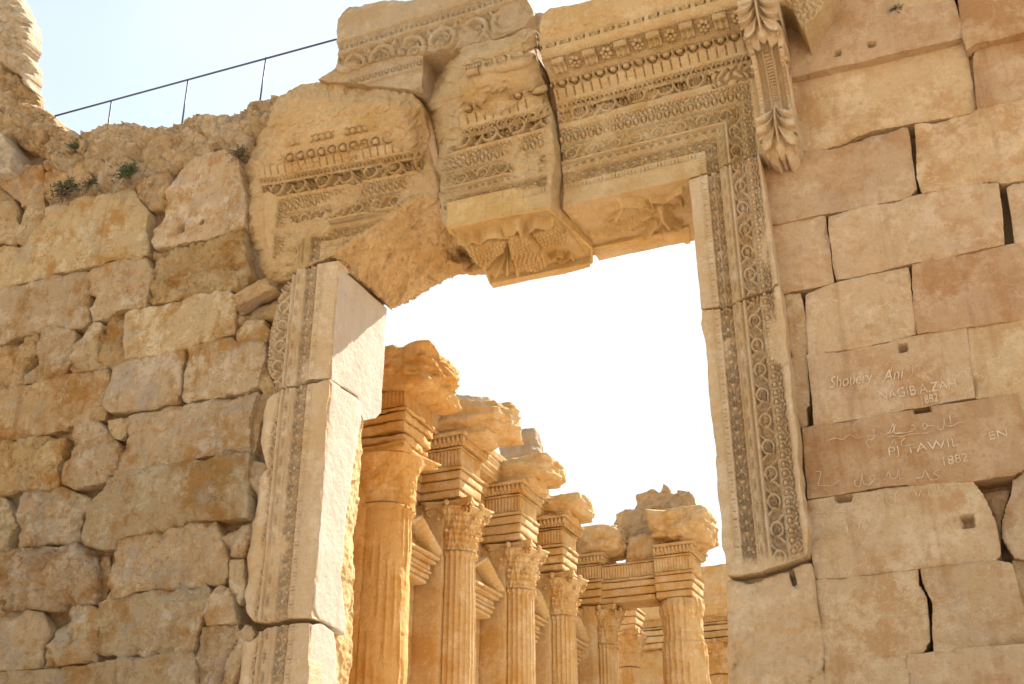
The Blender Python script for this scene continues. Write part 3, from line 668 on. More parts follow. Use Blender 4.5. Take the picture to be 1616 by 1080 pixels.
slab('jamb_block', JW(J3, 2), wallF(0), M_JAMB, lj, .04, .010, .35, .02, res=.013, relief=jrelL(3, .0, .80, .04), seed=403, edge=.015, tint=(1, .98, .97))
prism('jamb_core', [(-11.3, 0), (-9.80, 0), (-9.80, 11.8), (-10.6, 11.8), (-11.3, 10)], .3, 1.15, M_JAMB, lj)
prism('jamb_footing', [(-11.3, 0), (-9.64, 0), (-9.62, 4.5), (-11.3, 4.6)], .02, 1.3, M_JAMB, lj)
# inner (reveal) faces, dressed smooth, broken at the back
R1 = fr([(498,102),(750,318),(747,450),(722,815),(700,842),(640,855),(618,800),(610,740),(560,705),(530,690),(500,668),(476,655)], 360, 380, 3)
R2 = fr([(476,657),(530,693),(606,742),(628,768),(630,850),(590,1080)], 360, 380, 3)+fr([(560,280),(545,500),(530,560),(550,700),(556,850),(500,812),(430,782),(392,712)], 360, 720, 3)
R3 = fr([(375,792),(440,787),(500,832),(512,900),(515,1200),(345,1200)], 360, 720, 3)
for k, (pp, nm) in enumerate(((R1, 'inner_face'), (R2, 'inner_face'), (R3, 'inner_face'))):
    XK = XKS[k]-.002
    RP = toR(pp, XK); RP[:, 0] = np.maximum(RP[:, 0], .03)
    slab(nm, RP, revF(XK), M_WHITE, lj, .02, .006, .14, .012, seed=410+k, edge=.008, res=.02, smooth=.05, tint=(1.0, .97, .93) if k else (.97, .95, .93))
brk = fr([(655,850),(640,1075)], 360, 380, 3)+fr([(640,0),(635,200),(622,240),(612,380),(605,500),(606,640),(598,780),(592,900),(585,1000),(572,1200),(450,1200),(500,800),(520,560),(545,200),(575,-60),(600,-225)], 360, 720, 3)
slab('broken_face', toR(brk, XL-.03), revF(XL-.06), M_LINT, lj, .05, .018, .6, .0, seed=420, edge=.02, broken=.018, chip=.3, res=.022, tint=(1.15, 1.12, 1.0))

# ================================================================== right door jamb
XR = -3.28
rj = empty('door_jamb', (-2.8, .6, 0), 'right door jamb covered with finely carved vine and lily bands beside the names wall', 'door jamb')
def jrelR(seed, wear=0., lo=None):
    def f(u, v, s):
        d0 = u-XR; d = np.interp(d0, *FX)
        h = pattern(d, v, seed, .385)
        h = h-.20*sst(1.1, 1.32, d0)*0+.10*bump1(d0, 1.2, .09)
        e = sst(.24, .46, fbm(u*1.4, v*.9, seed*1., 8, 4)+wear)*.85
        if lo is not None: e = np.maximum(e, sst(.0, -.5, v-lo+.25*fbm(u*1.5, v*1.5, 1., 6, 3)))
        base = .012*sst(.25, .35, d)+.05*sst(.5, .95, d)+.05*sst(1.1, 1.3, d)
        return h*(1-e)+e*(base+.015*fbm(u*8, v*8))
    return f
K1 = [(1087,284),(1125,272),(1155,263),(1190,251),(1200,249),(1205,268),(1232,458),(1215,462),(1180,471),(1165,479),(1140,483),(1106,487),(1098,400),(1092,330)]
K2 = [(1107,490),(1140,486),(1165,481),(1180,474),(1215,465),(1234,460),(1252,600),(1262,700),(1278,840),(1276,880),(1258,886),(1230,894),(1200,902),(1170,908),(1145,906),(1138,850),(1127,720),(1119,620),(1110,530)]
slab('jamb_block', toW(K1), wallF(0), M_JAMB, rj, .035, .005, 1.85, .0, res=.012, relief=jrelR(5, -.10), seed=501, edge=.008, smooth=.05, gap=.003)
slab('jamb_block', toW(K2), wallF(0), M_JAMB, rj, .02, .008, 1.85, .0, res=.012, relief=jrelR(6, .0, 6.15), seed=502, edge=.022, smooth=.05, chip=4, gap=.003, tint=(1, .98, .95))
slab('jamb_block', toW([(1142,912),(1180,918),(1225,903),(1244,902),(1248,922),(1256,925),(1250,896),(1262,888),(1281,886),(1290,960),(1302,1110),(1150,1110),(1144,1010)], .0), wallF(.04), M_JAMB, rj, .12, .03, 1.8, 0, seed=503, edge=.015, broken=.03, tint=(1.03, .98, .92))
prism('jamb_core', [(-3.15, 0), (-2.0, 0), (-2.0, 11.9), (-3.15, 11.9)], .3, 1.75, M_JAMB, rj)
prism('jamb_footing', [(-3.22, 0), (-2.05, 0), (-2.1, 3.7), (-3.22, 3.9)], .06, 1.85, M_JAMB, rj)

# ================================================================== lintel
ZT = np.array([0, 13.86, 13.90, 14.03, 14.10, 14.34, 14.40, 14.55, 14.84, 15.17, 15.20, 15.41, 15.50, 15.75, 16.1, 17.5])
YT = np.array([0, 0, -.03, -.10, -.13, -.22, -.24, -.30, -.52, -.72, -.79, -.79, -.84, -.95, -1.0, -1.0])
def upper(X, z, seed):
    """frieze and cornice ornament, z measured on the wall plane"""
    h = scroll(z, X, 13.55, 13.88, .50, .21, seed)+band(z, 13.46, 13.54)*.03
    h += leaves(z, X, 13.93, 14.05, .165, .07)+tongues(z, X, 14.11, 14.33, .152, .12, .13)
    h += beads(z, X, 14.455, .076, .226, .09)
    h += meander(z, X, 15.20, 15.42, .065)
    return h
def depth_face(name, px, Yf, hf, mat, parent, res=.012, backY=1.85, seed=0, edge=.02, tint=None, smooth=.3, edge_r=.05):
    pl = roughen(toW(px, 0), .1, edge, seed, smooth); u, v = grid_uv(pl, res)
    d, nu, nv = segd(u, v, pl); ins = inside(u, v, pl); s = np.where(ins, d, -d); keep = s > -res*.75
    sn = keep & (s < 0); u2 = np.where(sn, nu, u); v2 = np.where(sn, nv, v)
    Y = Yf(u, v, s); P0 = np.stack([u2, 0*u2, v2], -1); k = (1+Y/DIST)[..., None]; P = CC+(P0-CC)*k
    gu = np.gradient(P, axis=0); gv = np.gradient(P, axis=1); Nn = np.cross(gu, gv); Nn /= np.linalg.norm(Nn, axis=-1, keepdims=True)+1e-9
    h = hf(u, v, s, P); t = np.clip(s/edge_r, 0, 1); h = h-edge_r*(1-np.sqrt(np.clip(1-(1-t)**2, 0, 1)))
    P = P+Nn*h[..., None]
    def back(A): B = A.copy(); B[:, 1] = np.maximum(backY, A[:, 1]+.02); return B
    V, Q = compile_grid(P, keep, back)
    return mk(name, V, Q, mat, parent, True, tint)
rough_h = lambda u, v, sd, a=.03: a*(1.5*fbm(u*1.1, v*1.1, sd, 5, 4)+.6*ridged(u*3, v*3, sd, 7)-.2+.7*fbm(u*12, v*12, sd, 9, 3)+.5*fbm(u*5, v*5, sd, 19, 3))

# -- right block
lr = empty('lintel_block', (-3.6, 0, 11.9), 'right block of the carved door lintel with meander, brackets and vine frieze, reaching the console', 'lintel')
PR = [(887,327),(985,304),(1086,281),(1125,270),(1155,261),(1190,249),(1214,244),(1212,200),(1205,100),(1196,20),(1190,-70),(960,-55),(948,-2),(935,4),(905,12),(870,17),(858,27),(853,45),(854,72),(856,89),(864,110),(872,132),(878,155),(882,178),(885,205),(887,250),(889,300)]
def hR(u, v, s, P):
    dz = v-11.945; dx = np.interp(u-XR, *FX); d = np.maximum(dz, dx); t = np.where(dz >= dx, P[..., 0], P[..., 2])
    low = (v < 13.46) | (dx > dz); low &= (v < 13.53)
    h = np.where(low, pattern(d, t, 5), .11+upper(P[..., 0], v, 7))
    h = np.where((v >= 13.46) & (v < 13.9) & (u > -2.75), .11+lace(v, P[..., 0], 13.46, 13.9, .09, .10, 2), h)
    e = sst(.22, .45, fbm(u*1.3, v*1.6, 2., 8, 4))*.6
    e = np.maximum(e, sst(15.42, 15.6, v+.1*fbm(u*2, v*2)))
    w_ = sst(-5.0, -4.2, u)*sst(-2.9, -3.6, u)*sst(12.8, 12.9, v)*sst(13.1, 13.0, v)*.6; e = np.maximum(e, w_)
    base = .08*sst(.3, 1.5, d)
    return h*(1-e)+e*(base+rough_h(u, v, 4., .02))
depth_face('carved_face', PR, lambda u, v, s: np.interp(v, ZT, YT), hR, M_LINT, lr, .0115, 1.85, 21, .006, smooth=.05, edge_r=.02, tint=(1.04, 1.05, 1.06))
# -- middle block (slipped forward)
lm = empty('lintel_block', (-6.3, 0, 11.8), 'middle block of the lintel, slipped forward, with an eagle carved underneath', 'lintel')
PM = [(702,357),(698,340),(693,300),(686,240),(675,205),(670,175),(681,130),(700,100),(722,82),(735,73),(780,62),(800,54),(828,44),(846,50),(848,80),(852,100),(862,140),(870,180),(874,209),(875,260),(871,300),(869,326),(780,342)]
MM = toW([(699,356),(699,290),(704,262),(712,240),(712,205),(742,168),(752,140),(738,112),(736,95),(800,82),(838,76),(847,100),(853,140),(863,170),(866,205),(864,240),(864,290),(867,328)])
def hM(u, v, s, P):
    m = np.where(inside(u, v, MM), 1, -1)*segd(u, v, MM)[0]+.07*fbm(u*3, v*3, 1., 31, 4)
    h = np.where(v < 13.53, pattern(v-11.99, P[..., 0], 3), .11+upper(P[..., 0], v+.01, 3))
    e = np.maximum(sst(.06, -.03, m), sst(.10, .38, fbm(u*1.5, v*1.8, 6., 8, 4)))
    e = np.where(v < 12.3, e*.3, e)
    return h*(1-e)+e*(.05+.045*facet(u*3, v*3.3, 5)+rough_h(u, v, 9., .035)-.1*np.clip(-m, 0, .6))
def YM(u, v, s):
    xl = sst(-6.9, -7.7, u)
    return np.interp(v-.0, ZT, YT)*(1-.45*sst(14.9, 15.4, v)*sst(-6.3, -7.2, u))-.30+.55*xl**2*sst(12.2, 13.2, v)+.35*sst(.35, 0, s)*sst(13.2, 14.6, v)
depth_face('carved_face', PM, YM, hM, M_LINT, lm, .0115, 1.5, 22, .02, smooth=.3, edge_r=.04)
# -- left block (broken underneath, sagging)
ll = empty('lintel_block', (-10, 0, 11.9), 'left block of the lintel, badly broken, rough golden scoop under its carved corner', 'lintel')
PL = [(384,300),(388,260),(395,215),(412,182),(440,150),(480,132),(520,130),(560,136),(600,137),(645,143),(664,165),(672,200),(684,245),(693,300),(698,345),(712,360),(742,390),(768,424),(750,427),(720,434),(695,444),(680,452),(650,469),(630,480),(615,484),(590,465),(550,432),(527,412),(500,415),(478,428),(450,443),(425,447),(405,432),(393,400),(385,350)]
ML = toW(fr([(135,600),(108,520),(112,455),(200,400),(330,320),(450,270),(600,215),(740,222),(870,290),(1000,370),(1100,400),(1108,480),(1060,540),(1012,560),(1032,680),(990,730),(880,830),(760,870),(680,930),(560,990),(530,1040),(470,1062),(350,1085),(240,1085),(165,960),(150,750)], 380, 140, 3.856))
BL = toW([(480,420),(500,412),(530,398),(565,374),(600,352),(640,322),(668,306),(700,318)])
EL = toW([(615,486),(650,470),(680,453),(720,433),(750,419),(735,402)])
BLO = toW([(440,445),(480,420),(500,412),(530,398),(565,374),(600,352),(640,322),(668,306),(706,318),(712,350),(790,425),(770,450),(620,530),(520,440),(500,425)])
def YL(u, v, s):
    vt = v+.085*(u+11.1)
    Y = np.interp(vt, [13.84, 14.1, 14.35, 14.8, 15.3, 15.8], [0, -.08, -.17, -.36, -.52, -.56])*sst(-11.6, -11.0, u)
    Y = Y+.25*sst(.45, 0, s)*sst(13.0, 14.0, v)+.06
    db = segd(u, v, BL, False)[0]; de = segd(u, v, EL, False)[0]; a = db/(db+de+1e-6)
    sc = inside(u, v, BLO)
    rise = np.clip(a, 0, 1)**1.15*1.8+.25*np.sin(np.clip(a, 0, 1)*np.pi)*fbm(u*.9, v*.9, 2., 3, 3)
    Y = np.where(sc, rise+.05, Y)
    Y = Y+.5*sst(.45, 0., s)**2*sst(-10.6, -11.3, u)*sst(13.4, 12.6, v)
    return Y
def hL(u, v, s, P):
    vt = v+.085*(u+11.1)*sst(13.0, 13.6, v)+.05*(u+11.1)*(1-sst(13.0, 13.6, v))
    m = np.where(inside(u, v, ML), 1, -1)*segd(u, v, ML)[0]+.06*fbm(u*3, v*3, 1., 33, 4)
    dz = vt-12.0; dx = np.interp(XL-u, *FXL)*1.03; d = np.maximum(dz, dx); t = np.where(dz >= dx, P[..., 0], P[..., 2])
    h = np.where((dz < 1.53) | (dx > dz), pattern(np.minimum(d, 1.61), t, 4), .11+upper(P[..., 0], vt, 4))
    h = np.where((vt > 14.6), .08+beads(vt, P[..., 0], 14.80, .06, .13, .05)*(np.abs(np.sin(u*4.2)) > .5), h)
    e = np.maximum(sst(.05, -.03, m), sst(.10, .34, fbm(u*1.6, v*2.2, 1., 8, 5))*.88)
    e = np.maximum(e, sst(14.3, 14.5, vt+.25*fbm(u*1.7, v*1.7, 3.))*.3)
    ib = inside(u, v, BLO); e = np.where(ib, 1, e)
    return h*(1-e)+e*(.05+np.where(ib, .05*facet(u*1.3, v*1.5, 3)+.02*facet(u*5, v*5.5, 5)+.035*fbm(u*7, v*7, 3., 4, 4)+.03*ridged(u*9, v*9, 2., 6, 3), .035*facet(u*3.3, v*3.6, 5))+rough_h(u, v, 15., .05)-.06*np.clip(-m, 0, .5))
depth_face('carved_face', PL, YL, hL, M_LINT, ll, .0125, 1.9, 23, .03, smooth=.4, edge_r=.07, tint=(1, .96, .90))
# mortar fills between the blocks
depth_face('mortar_fill', [(656,146),(684,136),(676,180),(690,240),(697,300),(706,362),(694,345),(686,280),(668,200),(660,165)], lambda u, v, s: .16+0*u, lambda u, v, s, P: rough_h(u, v, 2., .012), M_RIGHT, ll, .03, 1.7, 5, .01, tint=(1.05, .98, .92))
depth_face('mortar_fill', [(846,48),(856,60),(858,89),(866,110),(884,178),(890,250),(890,330),(869,328),(870,260),(868,209),(858,150),(846,98)], lambda u, v, s: np.interp(v, ZT, YT*.8)+.10, lambda u, v, s, P: rough_h(u, v, 2., .008), M_RIGHT, lm, .03, 1.7, 6, .006, tint=(1.08, 1.0, .95))
# -- undersides
ZM, ZR = 11.80, 11.945
SM = [(704,360),(780,343),(869,328),(905,362),(936,392),(936,416),(900,426),(775,452),(765,432),(742,397),(722,378)]
SR = [(887,329),(985,306),(1088,283),(1091,382),(1082,383),(1068,377),(1055,381),(1040,378),(1020,386),(1000,389),(975,391),(955,389),(945,393),(934,391),(912,362)]
def pl2(pts, Z): return toS(pts, Z)
def ridge(u, v, pts, wd, h): return h*np.exp(-(segd(u, v, pts, False)[0]/wd)**2)
ZE = lambda pts: fr(pts, 600, 300, 3.232)
def eagle(u, v, s):
    S = lambda p: pl2(ZE(p), ZM)
    h = np.zeros(u.shape)
    bodyP = S([(640,200),(690,180),(760,190),(800,230),(830,290),(850,350),(800,370),(700,370),(660,330),(650,260)])
    wl = S([(400,270),(500,235),(620,220),(660,230),(640,290),(560,340),(540,380),(470,345),(430,310)]); wr = S([(760,190),(850,160),(930,120),(980,200),(970,240),(880,260),(820,270),(790,230)])
    tail = S([(545,415),(650,290),(690,330),(660,400)])
    for pg, hh in ((bodyP, .10), (wl, .075), (wr, .075), (tail, .05)):
        dd = segd(u, v, pg)[0]; h = np.maximum(h, np.where(inside(u, v, pg), hh*np.clip(dd/.08, 0, 1)**.5, 0))
    fe = np.abs(np.sin(u*38+3*np.sin(v*9)))*np.abs(np.sin(v*34+u*11)); h = h+np.where((h > .03), .028*fe-.012, 0)
    tip = S([(650,290)])[0]; ang = np.arctan2(v-tip[1], u-tip[0]); h = np.where(inside(u, v, tail), .045+.03*np.sin(ang*26), h)
    h = np.maximum(h, ridge(u, v, S([(400,235),(440,245),(470,220),(510,235),(545,205),(590,200),(640,205),(690,190),(745,190),(790,150),(850,160),(880,140)]), .035, .085))
    h = np.maximum(h, ridge(u, v, S([(870,340),(900,320),(930,325),(910,355),(950,345),(970,320),(985,345)]), .025, .05))
    h = np.maximum(h, ridge(u, v, S([(640,185),(680,175),(700,150),(720,185)]), .05, .10))
    h = np.maximum(h, ridge(u, v, S([(690,330),(700,400)]), .05, .09)); h = np.maximum(h, ridge(u, v, S([(820,280),(840,350)]), .05, .09))
    edge_ = (v > pl2([(855, 430)], ZM)[0][1]-.14); h = np.where(edge_, .05, h)
    h = np.where(s < .05, .02, h)
    return h*2.5-.03
slab('eagle_relief', toS(SM, ZM), sofF(ZM), M_LINT, lm, .02, .006, .5, 0., res=.012, relief=eagle, seed=601, edge=.008, smooth=.05, tint=(1.08, 1.02, .84))
def cupid(u, v, s):
    S = lambda p: pl2(ZE(p), ZR)
    h = np.zeros(u.shape)
    for pts, wd, hh in (([(1225,55),(1290,55),(1340,60),(1400,85)], .045, .07), ([(1140,105),(1240,75),(1200,150)], .05, .035), ([(1430,70),(1440,110),(1470,150)], .085, .10),
                        ([(1410,150),(1380,190),(1345,235),(1315,240)], .045, .075), ([(1470,150),(1530,160),(1520,180),(1450,190),(1440,205)], .045, .075),
                        ([(1400,85),(1380,40),(1450,45)], .03, .06), ([(1470,80),(1500,85),(1540,70),(1530,40)], .03, .05), ([(1455,45),(1500,15),(1540,-10)], .03, .05),
                        ([(1380,110),(1320,140),(1270,170),(1200,210),(1080,215)], .06, .06), ([(1150,160),(1250,80)], .02, .03), ([(1170,165),(1245,95)], .02, .03)):
        h = np.maximum(h, ridge(u, v, S(pts), wd, hh))
    g_ = S([(1270, 175)])[0]; rr = np.hypot((u-g_[0])/.4, (v-g_[1])/.22); h = h+np.where(rr < 1, .02*np.abs(np.sin(u*40)*np.sin(v*40)), 0)
    far = pl2([(1000, 375)], ZR)[0][1]; h = np.where(v > far-.02, .03, h)
    return h*2.3-.02
slab('winged_figure_relief', toS(SR, ZR), sofF(ZR), M_LINT, lr, .03, .010, .5, 0., res=.013, relief=cupid, seed=602, edge=.015, smooth=.1, tint=(1.08, 1.02, .86))
# -- brackets and rosettes under the cornice shelf
def soff(X, w_, dz=0.):      # point on the sloping shelf: w_ 0 back .. 1 front
    z0 = 14.62+(15.17-14.62)*w_; Y = np.interp(z0, ZT, YT); z = EYE+(z0-EYE)*(1+Y/DIST)
    return Y-.07, z-.085+dz
def modillion(X, par, dY=0., wd=.22):
    m = MB(); n = 9; prof = []
    for i in range(n):
        w_ = .34+.64*i/(n-1); Y, z = soff(X, w_); drop = .12+.05*math.cos(w_*6)
        prof.append((Y+dY, z+.03, z-drop))
    V = []; Fs = []
    xs = [-.5, -.34, -.3, -.12, -.08, .08, .12, .3, .34, .5]; up = [0, 0, .03, .03, 0, 0, .03, .03, 0, 0]
    for (Y, zt, zb) in prof:
        for x, k in zip(xs, up): V.append((X+x*wd, Y, zb+k*(1 if Y > prof[5][0] else .2)))
        V.append((X+.5*wd, Y, zt)); V.append((X-.5*wd, Y, zt))
    c = len(xs)+2
    for i in range(n-1):
        for j in range(c): Fs.append((i*c+j, i*c+(j+1) % c, (i+1)*c+(j+1) % c, (i+1)*c+j))
    Fs.append(tuple(range(c))[::-1]); Fs.append(tuple((n-1)*c+j for j in range(c)))
    m.add(V, Fs)
    Y, z = soff(X, .98)
    for k in range(5): m.ell((X+(k-2)*wd*.23, Y+dY-.015, z-.04), (.022, .02, .03), 6, 4)
    o = m.build('bracket', M_LINT, par, False, rtint(.05)); return o
def rosette(X, par, dY=0.):
    m = MB(); Y, z = soff(X, .58); Y += dY
    for k in range(6):
        a = k*math.pi/3+.3; m.ell((X+.068*math.cos(a), Y+.07*math.sin(a), z-.045-.045*math.sin(a)*.7), (.042, .042, .035), 8, 5)
    m.ell((X, Y, z-.07), (.03, .03, .03), 8, 5)
    for k in range(14):
        a = k*math.pi/7; m.ell((X+.135*math.cos(a), Y+.13*math.sin(a), z-.015-.085*math.sin(a)), (.018, .018, .02), 6, 4)
    return m.build('rosette', M_LINT, par, True, rtint(.06))
xs0 = un([(870, 100)], 0)[0][0]
for k in range(6):
    X = -5.13+.545*k
    modillion(X, lr); rosette(X+.27, lr)
for X in (-6.55, -5.98): modillion(X, lm, -.30)
rosette(-6.27, lm, -.30)

# ================================================================== console bracket
cb = empty('console_bracket', (-1.8, .1, 11.9), 'scrolled console bracket with acanthus leaves at the right end of the lintel', 'bracket')
cz = np.array([11.78, 11.84, 11.95, 12.1, 12.3, 12.48, 12.58, 12.8, 13.1, 13.4, 13.60, 13.66, 13.80, 13.95, 14.1, 14.3])
cy = np.array([-.02, -.30, -.44, -.52, -.50, -.40, -.22, -.17, -.22, -.36, -.50, -.74, -.90, -.98, -1.02, -1.02])
x0c, x1c = -2.02, -1.53
s_, t_ = np.meshgrid(np.linspace(0, 1, 70), np.linspace(11.8, 14.3, 330), indexing='ij')
Z = t_; wz = 1+.22*sst(13.60, 13.68, Z)+.12*sst(12.62, 12.5, Z); X = (x0c+x1c)/2+(x1c-x0c)*(s_-.5)*wz; Y = np.interp(Z, cz, cy)
Y = Y*1.0
xx = (s_-.5)*2
def acan(xx, q, n=4):       # q 0 at the tip .. 1 at the root; paired lobes spring from the midrib
    ax = np.abs(xx); r = np.zeros(xx.shape)
    for k in range(n):
        q0 = .95-.20*k; tip = (.98-.12*k*(k > 1), q0-.34-.03*k); root = (.02, q0)
        dx, dq = tip[0]-root[0], tip[1]-root[1]; t = np.clip(((ax-root[0])*dx+(q-root[1])*dq*1.4)/(dx*dx+1.4*dq*dq), 0, 1)
        bx, bq = root[0]+dx*t, root[1]+dq*t-.10*np.sin(t*np.pi); dd = np.hypot(ax-bx, (q-bq)*1.25); wd = .03+.16*np.sin(np.clip(t*1.05, 0, 1)*np.pi*.62)
        m = np.clip(1-(dd/wd)**2, 0, 1)**.5; rib = .75+.25*np.cos((q-bq)/wd*7)
        r = np.maximum(r, m*rib*(.75+.35*t))
    r = np.maximum(r, np.exp(-(ax/.10)**2)*(q > .02)*.9)
    r = np.maximum(r, np.clip(1-(ax/.35)**2-((q-.10)/.12)**2, 0, 1)**.5)
    return np.where((q > -.02) & (q < 1), .13*r-.02, 0)
h = np.where(np.abs(xx) > .72, .05, 0)+np.where((np.abs(xx) > .36) & (np.abs(xx) < .72), -.08, 0)
gx, gz = xx*9, Z*22; h += np.where(np.abs(xx) < .22, .07*np.clip(1-((gx-np.round(gx))**2+(gz-np.round(gz))**2)*3, 0, 1)**.5, 0)
h += np.where(np.abs(np.abs(xx)-.86) < .08, .012*np.sign(np.sin(Z*90)), 0)
h = np.where(Z < 12.55, acan(xx, (Z-11.80)/.76)*1.5-.03, h); h = np.where(Z > 13.62, acan(xx, (Z-13.64)/.58)*1.9-.04, h)
h = h+.010*fbm(X*9, Z*9, 1., 3)
P = np.stack([X, Y, Z], -1); Nn = np.cross(np.gradient(P, axis=0), np.gradient(P, axis=1)); Nn /= np.linalg.norm(Nn, axis=-1, keepdims=True)+1e-9
P = P+Nn*h[..., None]
def cback(A): B = A.copy(); B[:, 1] = .3; return B
V, Q = compile_grid(P, np.ones(X.shape, bool), cback); mk('scroll_body', V, Q, M_JAMB, cb)
def spiral(cyy, czz, r0, turns, x, thick, flip=1, a0=0.):
    m = MB(); pts = []; n = int(turns*22)
    for i in range(n+1):
        a = a0+flip*i/22*2*math.pi; r = r0*math.exp(-.21*(i/22)*2*math.pi*.62)
        pts.append((x, cyy+r*math.cos(a), czz+r*math.sin(a)))
    m.tube(pts, [max(.010, thick*(1-.6*i/n)) for i in range(n+1)], 7); m.ell((x, cyy, czz), (.02, .03, .03)); return m
for side in (x1c+.008, x0c-.008):
    m = spiral(-.42, 13.83, .40, 2.4, side, .035, 1, -1.6); m.build('volute', M_JAMB, cb, True)
    m = spiral(-.18, 12.12, .20, 2.2, side, .026, -1, 1.2); m.build('volute', M_JAMB, cb, True)
m = MB(); m.tube([(x1c+.005, .05, 13.6), (x1c+.005, -.22, 13.1), (x1c+.005, -.2, 12.7), (x1c+.005, -.05, 12.4)], .03, 7); m.tube([(x1c+.005, -.42, 13.3), (x1c+.005, -.30, 13.0), (x1c+.005, -.24, 12.6)], .022, 7); m.build('scroll_moulding', M_JAMB, cb, True)
prism('console_foot', toW([(1198,236),(1216,232),(1262,222),(1258,234),(1216,249),(1200,252)], -.05), -.10, .3, M_JAMB, cb)

# cornice stones above
cc = empty('cornice_stone', (-1.2, 0, 14.6), 'carved cornice stone end above the console at the top edge', 'cornice')
slab('carved_end', toW([(1196,-60),(1320,-60),(1304,0),(1284,28),(1270,50),(1262,38),(1250,16),(1236,6),(1176,8),(1178,-20)], -.62), wallF(-.62), M_LINT, cc, .06, .02, .7, 0, relief=lambda u, v, s: lace(v, u, 0, 99, .06, .05, 3), seed=701, res=.014)
c1 = empty('frieze_stone', (-8, 0, 15.5), 'long carved frieze stone with leaf row and scroll, topmost against the sky', 'carved stone')
C1 = [(533,30),(545,14),(560,8),(600,6),(640,0),(700,-8),(800,-24),(830,-12),(836,14),(830,36),(810,46),(780,57),(740,66),(700,76),(672,76),(640,82),(600,88),(560,100),(530,112),(522,104),(530,80),(531,52)]
def c1rel(u, v, s):
    v0 = 16.62-.0*u
    q = (v-(16.10+.0*(u+8)))
    P_ = v-16.12+.02*np.sin(u)
    h = leaves(v, u, 16.17, 16.33, .21, .05)+.05*sst(16.34, 16.36, v)*1+scroll(v, u, 15.50, 16.10, .62, .10, 5)*sst(-.1, .25, fbm(u*1.2, v*1.5, 4., 8, 3)+.12)
    return h-.06*sst(16.14, 16.1, v)+.06*fbm(u*2, v*2, 6.)*sst(16.3, 16.6, v)
slab('frieze_face', toW(C1, -.55), wallF(-.55), M_TOP, c1, .10, .02, 1.6, 0, relief=c1rel, seed=711, res=.014, edge=.03, tint=(1.0, .93, .82))
c2 = empty('architrave_stone', (-9, 0, 14.9), 'plain banded stone with cut end wedged under the leaf row frieze stone', 'carved stone')
def c2rel(u, v, s):
    return .05*sst(14.95, 14.97, v)+.05*sst(15.35, 15.37, v)+beads(v, u, 15.48, .04, .13, .035)+lace(v, u, 14.88, 14.95, .05, .04)
slab('architrave_face', toW([(505,130),(522,118),(530,112),(600,96),(640,86),(672,76),(670,110),(667,146),(600,139),(520,134)], -.30), wallF(-.30), M_TOP, c2, .03, .01, .75, 0, relief=c2rel, seed=712, res=.015, tint=(1.0, .90, .76), smooth=.05)
c3 = slab('rough_stone', toW([(828,24),(842,16),(858,18),(862,34),(850,46),(832,42)], -.2), wallF(-.2), M_TOP, None, .08, .03, .6, 0, seed=713)
top(c3, 'small rough stone resting between the frieze stone and the right lintel block', 'stone')
prism('backing_stones', [(-10.9, 13.1), (-1.9, 13.0), (-1.9, 13.9), (-5.2, 14.6), (-10.3, 14.4)], .5, 1.4, M_LEFT, ll)

# ================================================================== railing
ra = empty('railing', (-14, .9, 16), 'thin dark metal railing along the broken wall top against the sky', 'railing')
RYY = .7
def tb(name, a, b, r, par, mat=M_IRON):
    m = MB(); m.tube([tuple(un([a], RYY)[0]), tuple(un([b], RYY)[0])], r, 8); return m.build(name, mat, par, True)
tb('rail', (55, 192), (532, 62), .021, ra)
for a, b in (((176, 160), (166, 232)), ((297, 126), (286, 204)), ((420, 91), (408, 176))): tb('post', a, b, .019, ra)

# ================================================================== plants on the wall
def tuft(px, Y, size, label, seed, dead=.3, dens=90):
    r = random.Random(seed); base = un([px], Y)[0]; o = empty('wall_plant', tuple(base), label, 'plant', None)
    for nm, mat, cnt in (('foliage', M_LEAFG, int(dens*(1-dead))), ('dry_stems', M_LEAFB, int(dens*dead))):
        m = MB()
        for k in range(cnt):
            a = r.uniform(0, 2*math.pi); e = r.uniform(-.5, 1.3) if nm == 'foliage' else r.uniform(-1.2, .6); L = size*r.uniform(.35, 1.0)
            d = Vector((math.cos(a)*math.cos(e), -abs(math.sin(a))*math.cos(e)*.8, math.sin(e))); p = Vector(base)+Vector((r.uniform(-.12, .12), 0, r.uniform(-.05, .05)))*size*2
            pts = [p+d*L*t+Vector((0, 0, -.35*L*t*t)) for t in (0, .35, .7, 1)]
            m.tube(pts, [.006, .005, .004, .002], 3, False)
            for j in range(7):
                t = r.uniform(.25, 1); q = pts[0].lerp(pts[-1], t)+Vector((0, 0, .0)); sd = Vector((r.uniform(-1, 1), r.uniform(-1, .2), r.uniform(-.6, 1))).normalized(); l = size*r.uniform(.10, .2); w2 = sd.orthogonal().normalized()*l*.22
                m.add([q, q+sd*l*.5+w2, q+sd*l, q+sd*l*.5-w2], [(0, 1, 2, 3)])
        m.build(nm, mat, o)
tuft((108, 300), -.14, .42, 'largest dark bushy plant rooted in the wall joint, low and far left', 1, .45, 110)
tuft((146, 290), -.14, .27, 'narrow upright dark plant between the largest bush and the green one', 2, .4, 60)
tuft((205, 274), -.18, .38, 'green spreading plant rooted above the big pale block', 3, .15, 110)
tuft((119, 234), -.10, .28, 'small sparse tuft high on the rubble, above the largest bush', 4, .4, 40)
tuft((382, 240), -.12, .28, 'brown withered tuft in the joint beside the left lintel block', 5, .85, 60)
tuft((1414, 16), .0, .16, 'tiny green tuft at the top of the right wall under a ledge', 6, .2, 30)

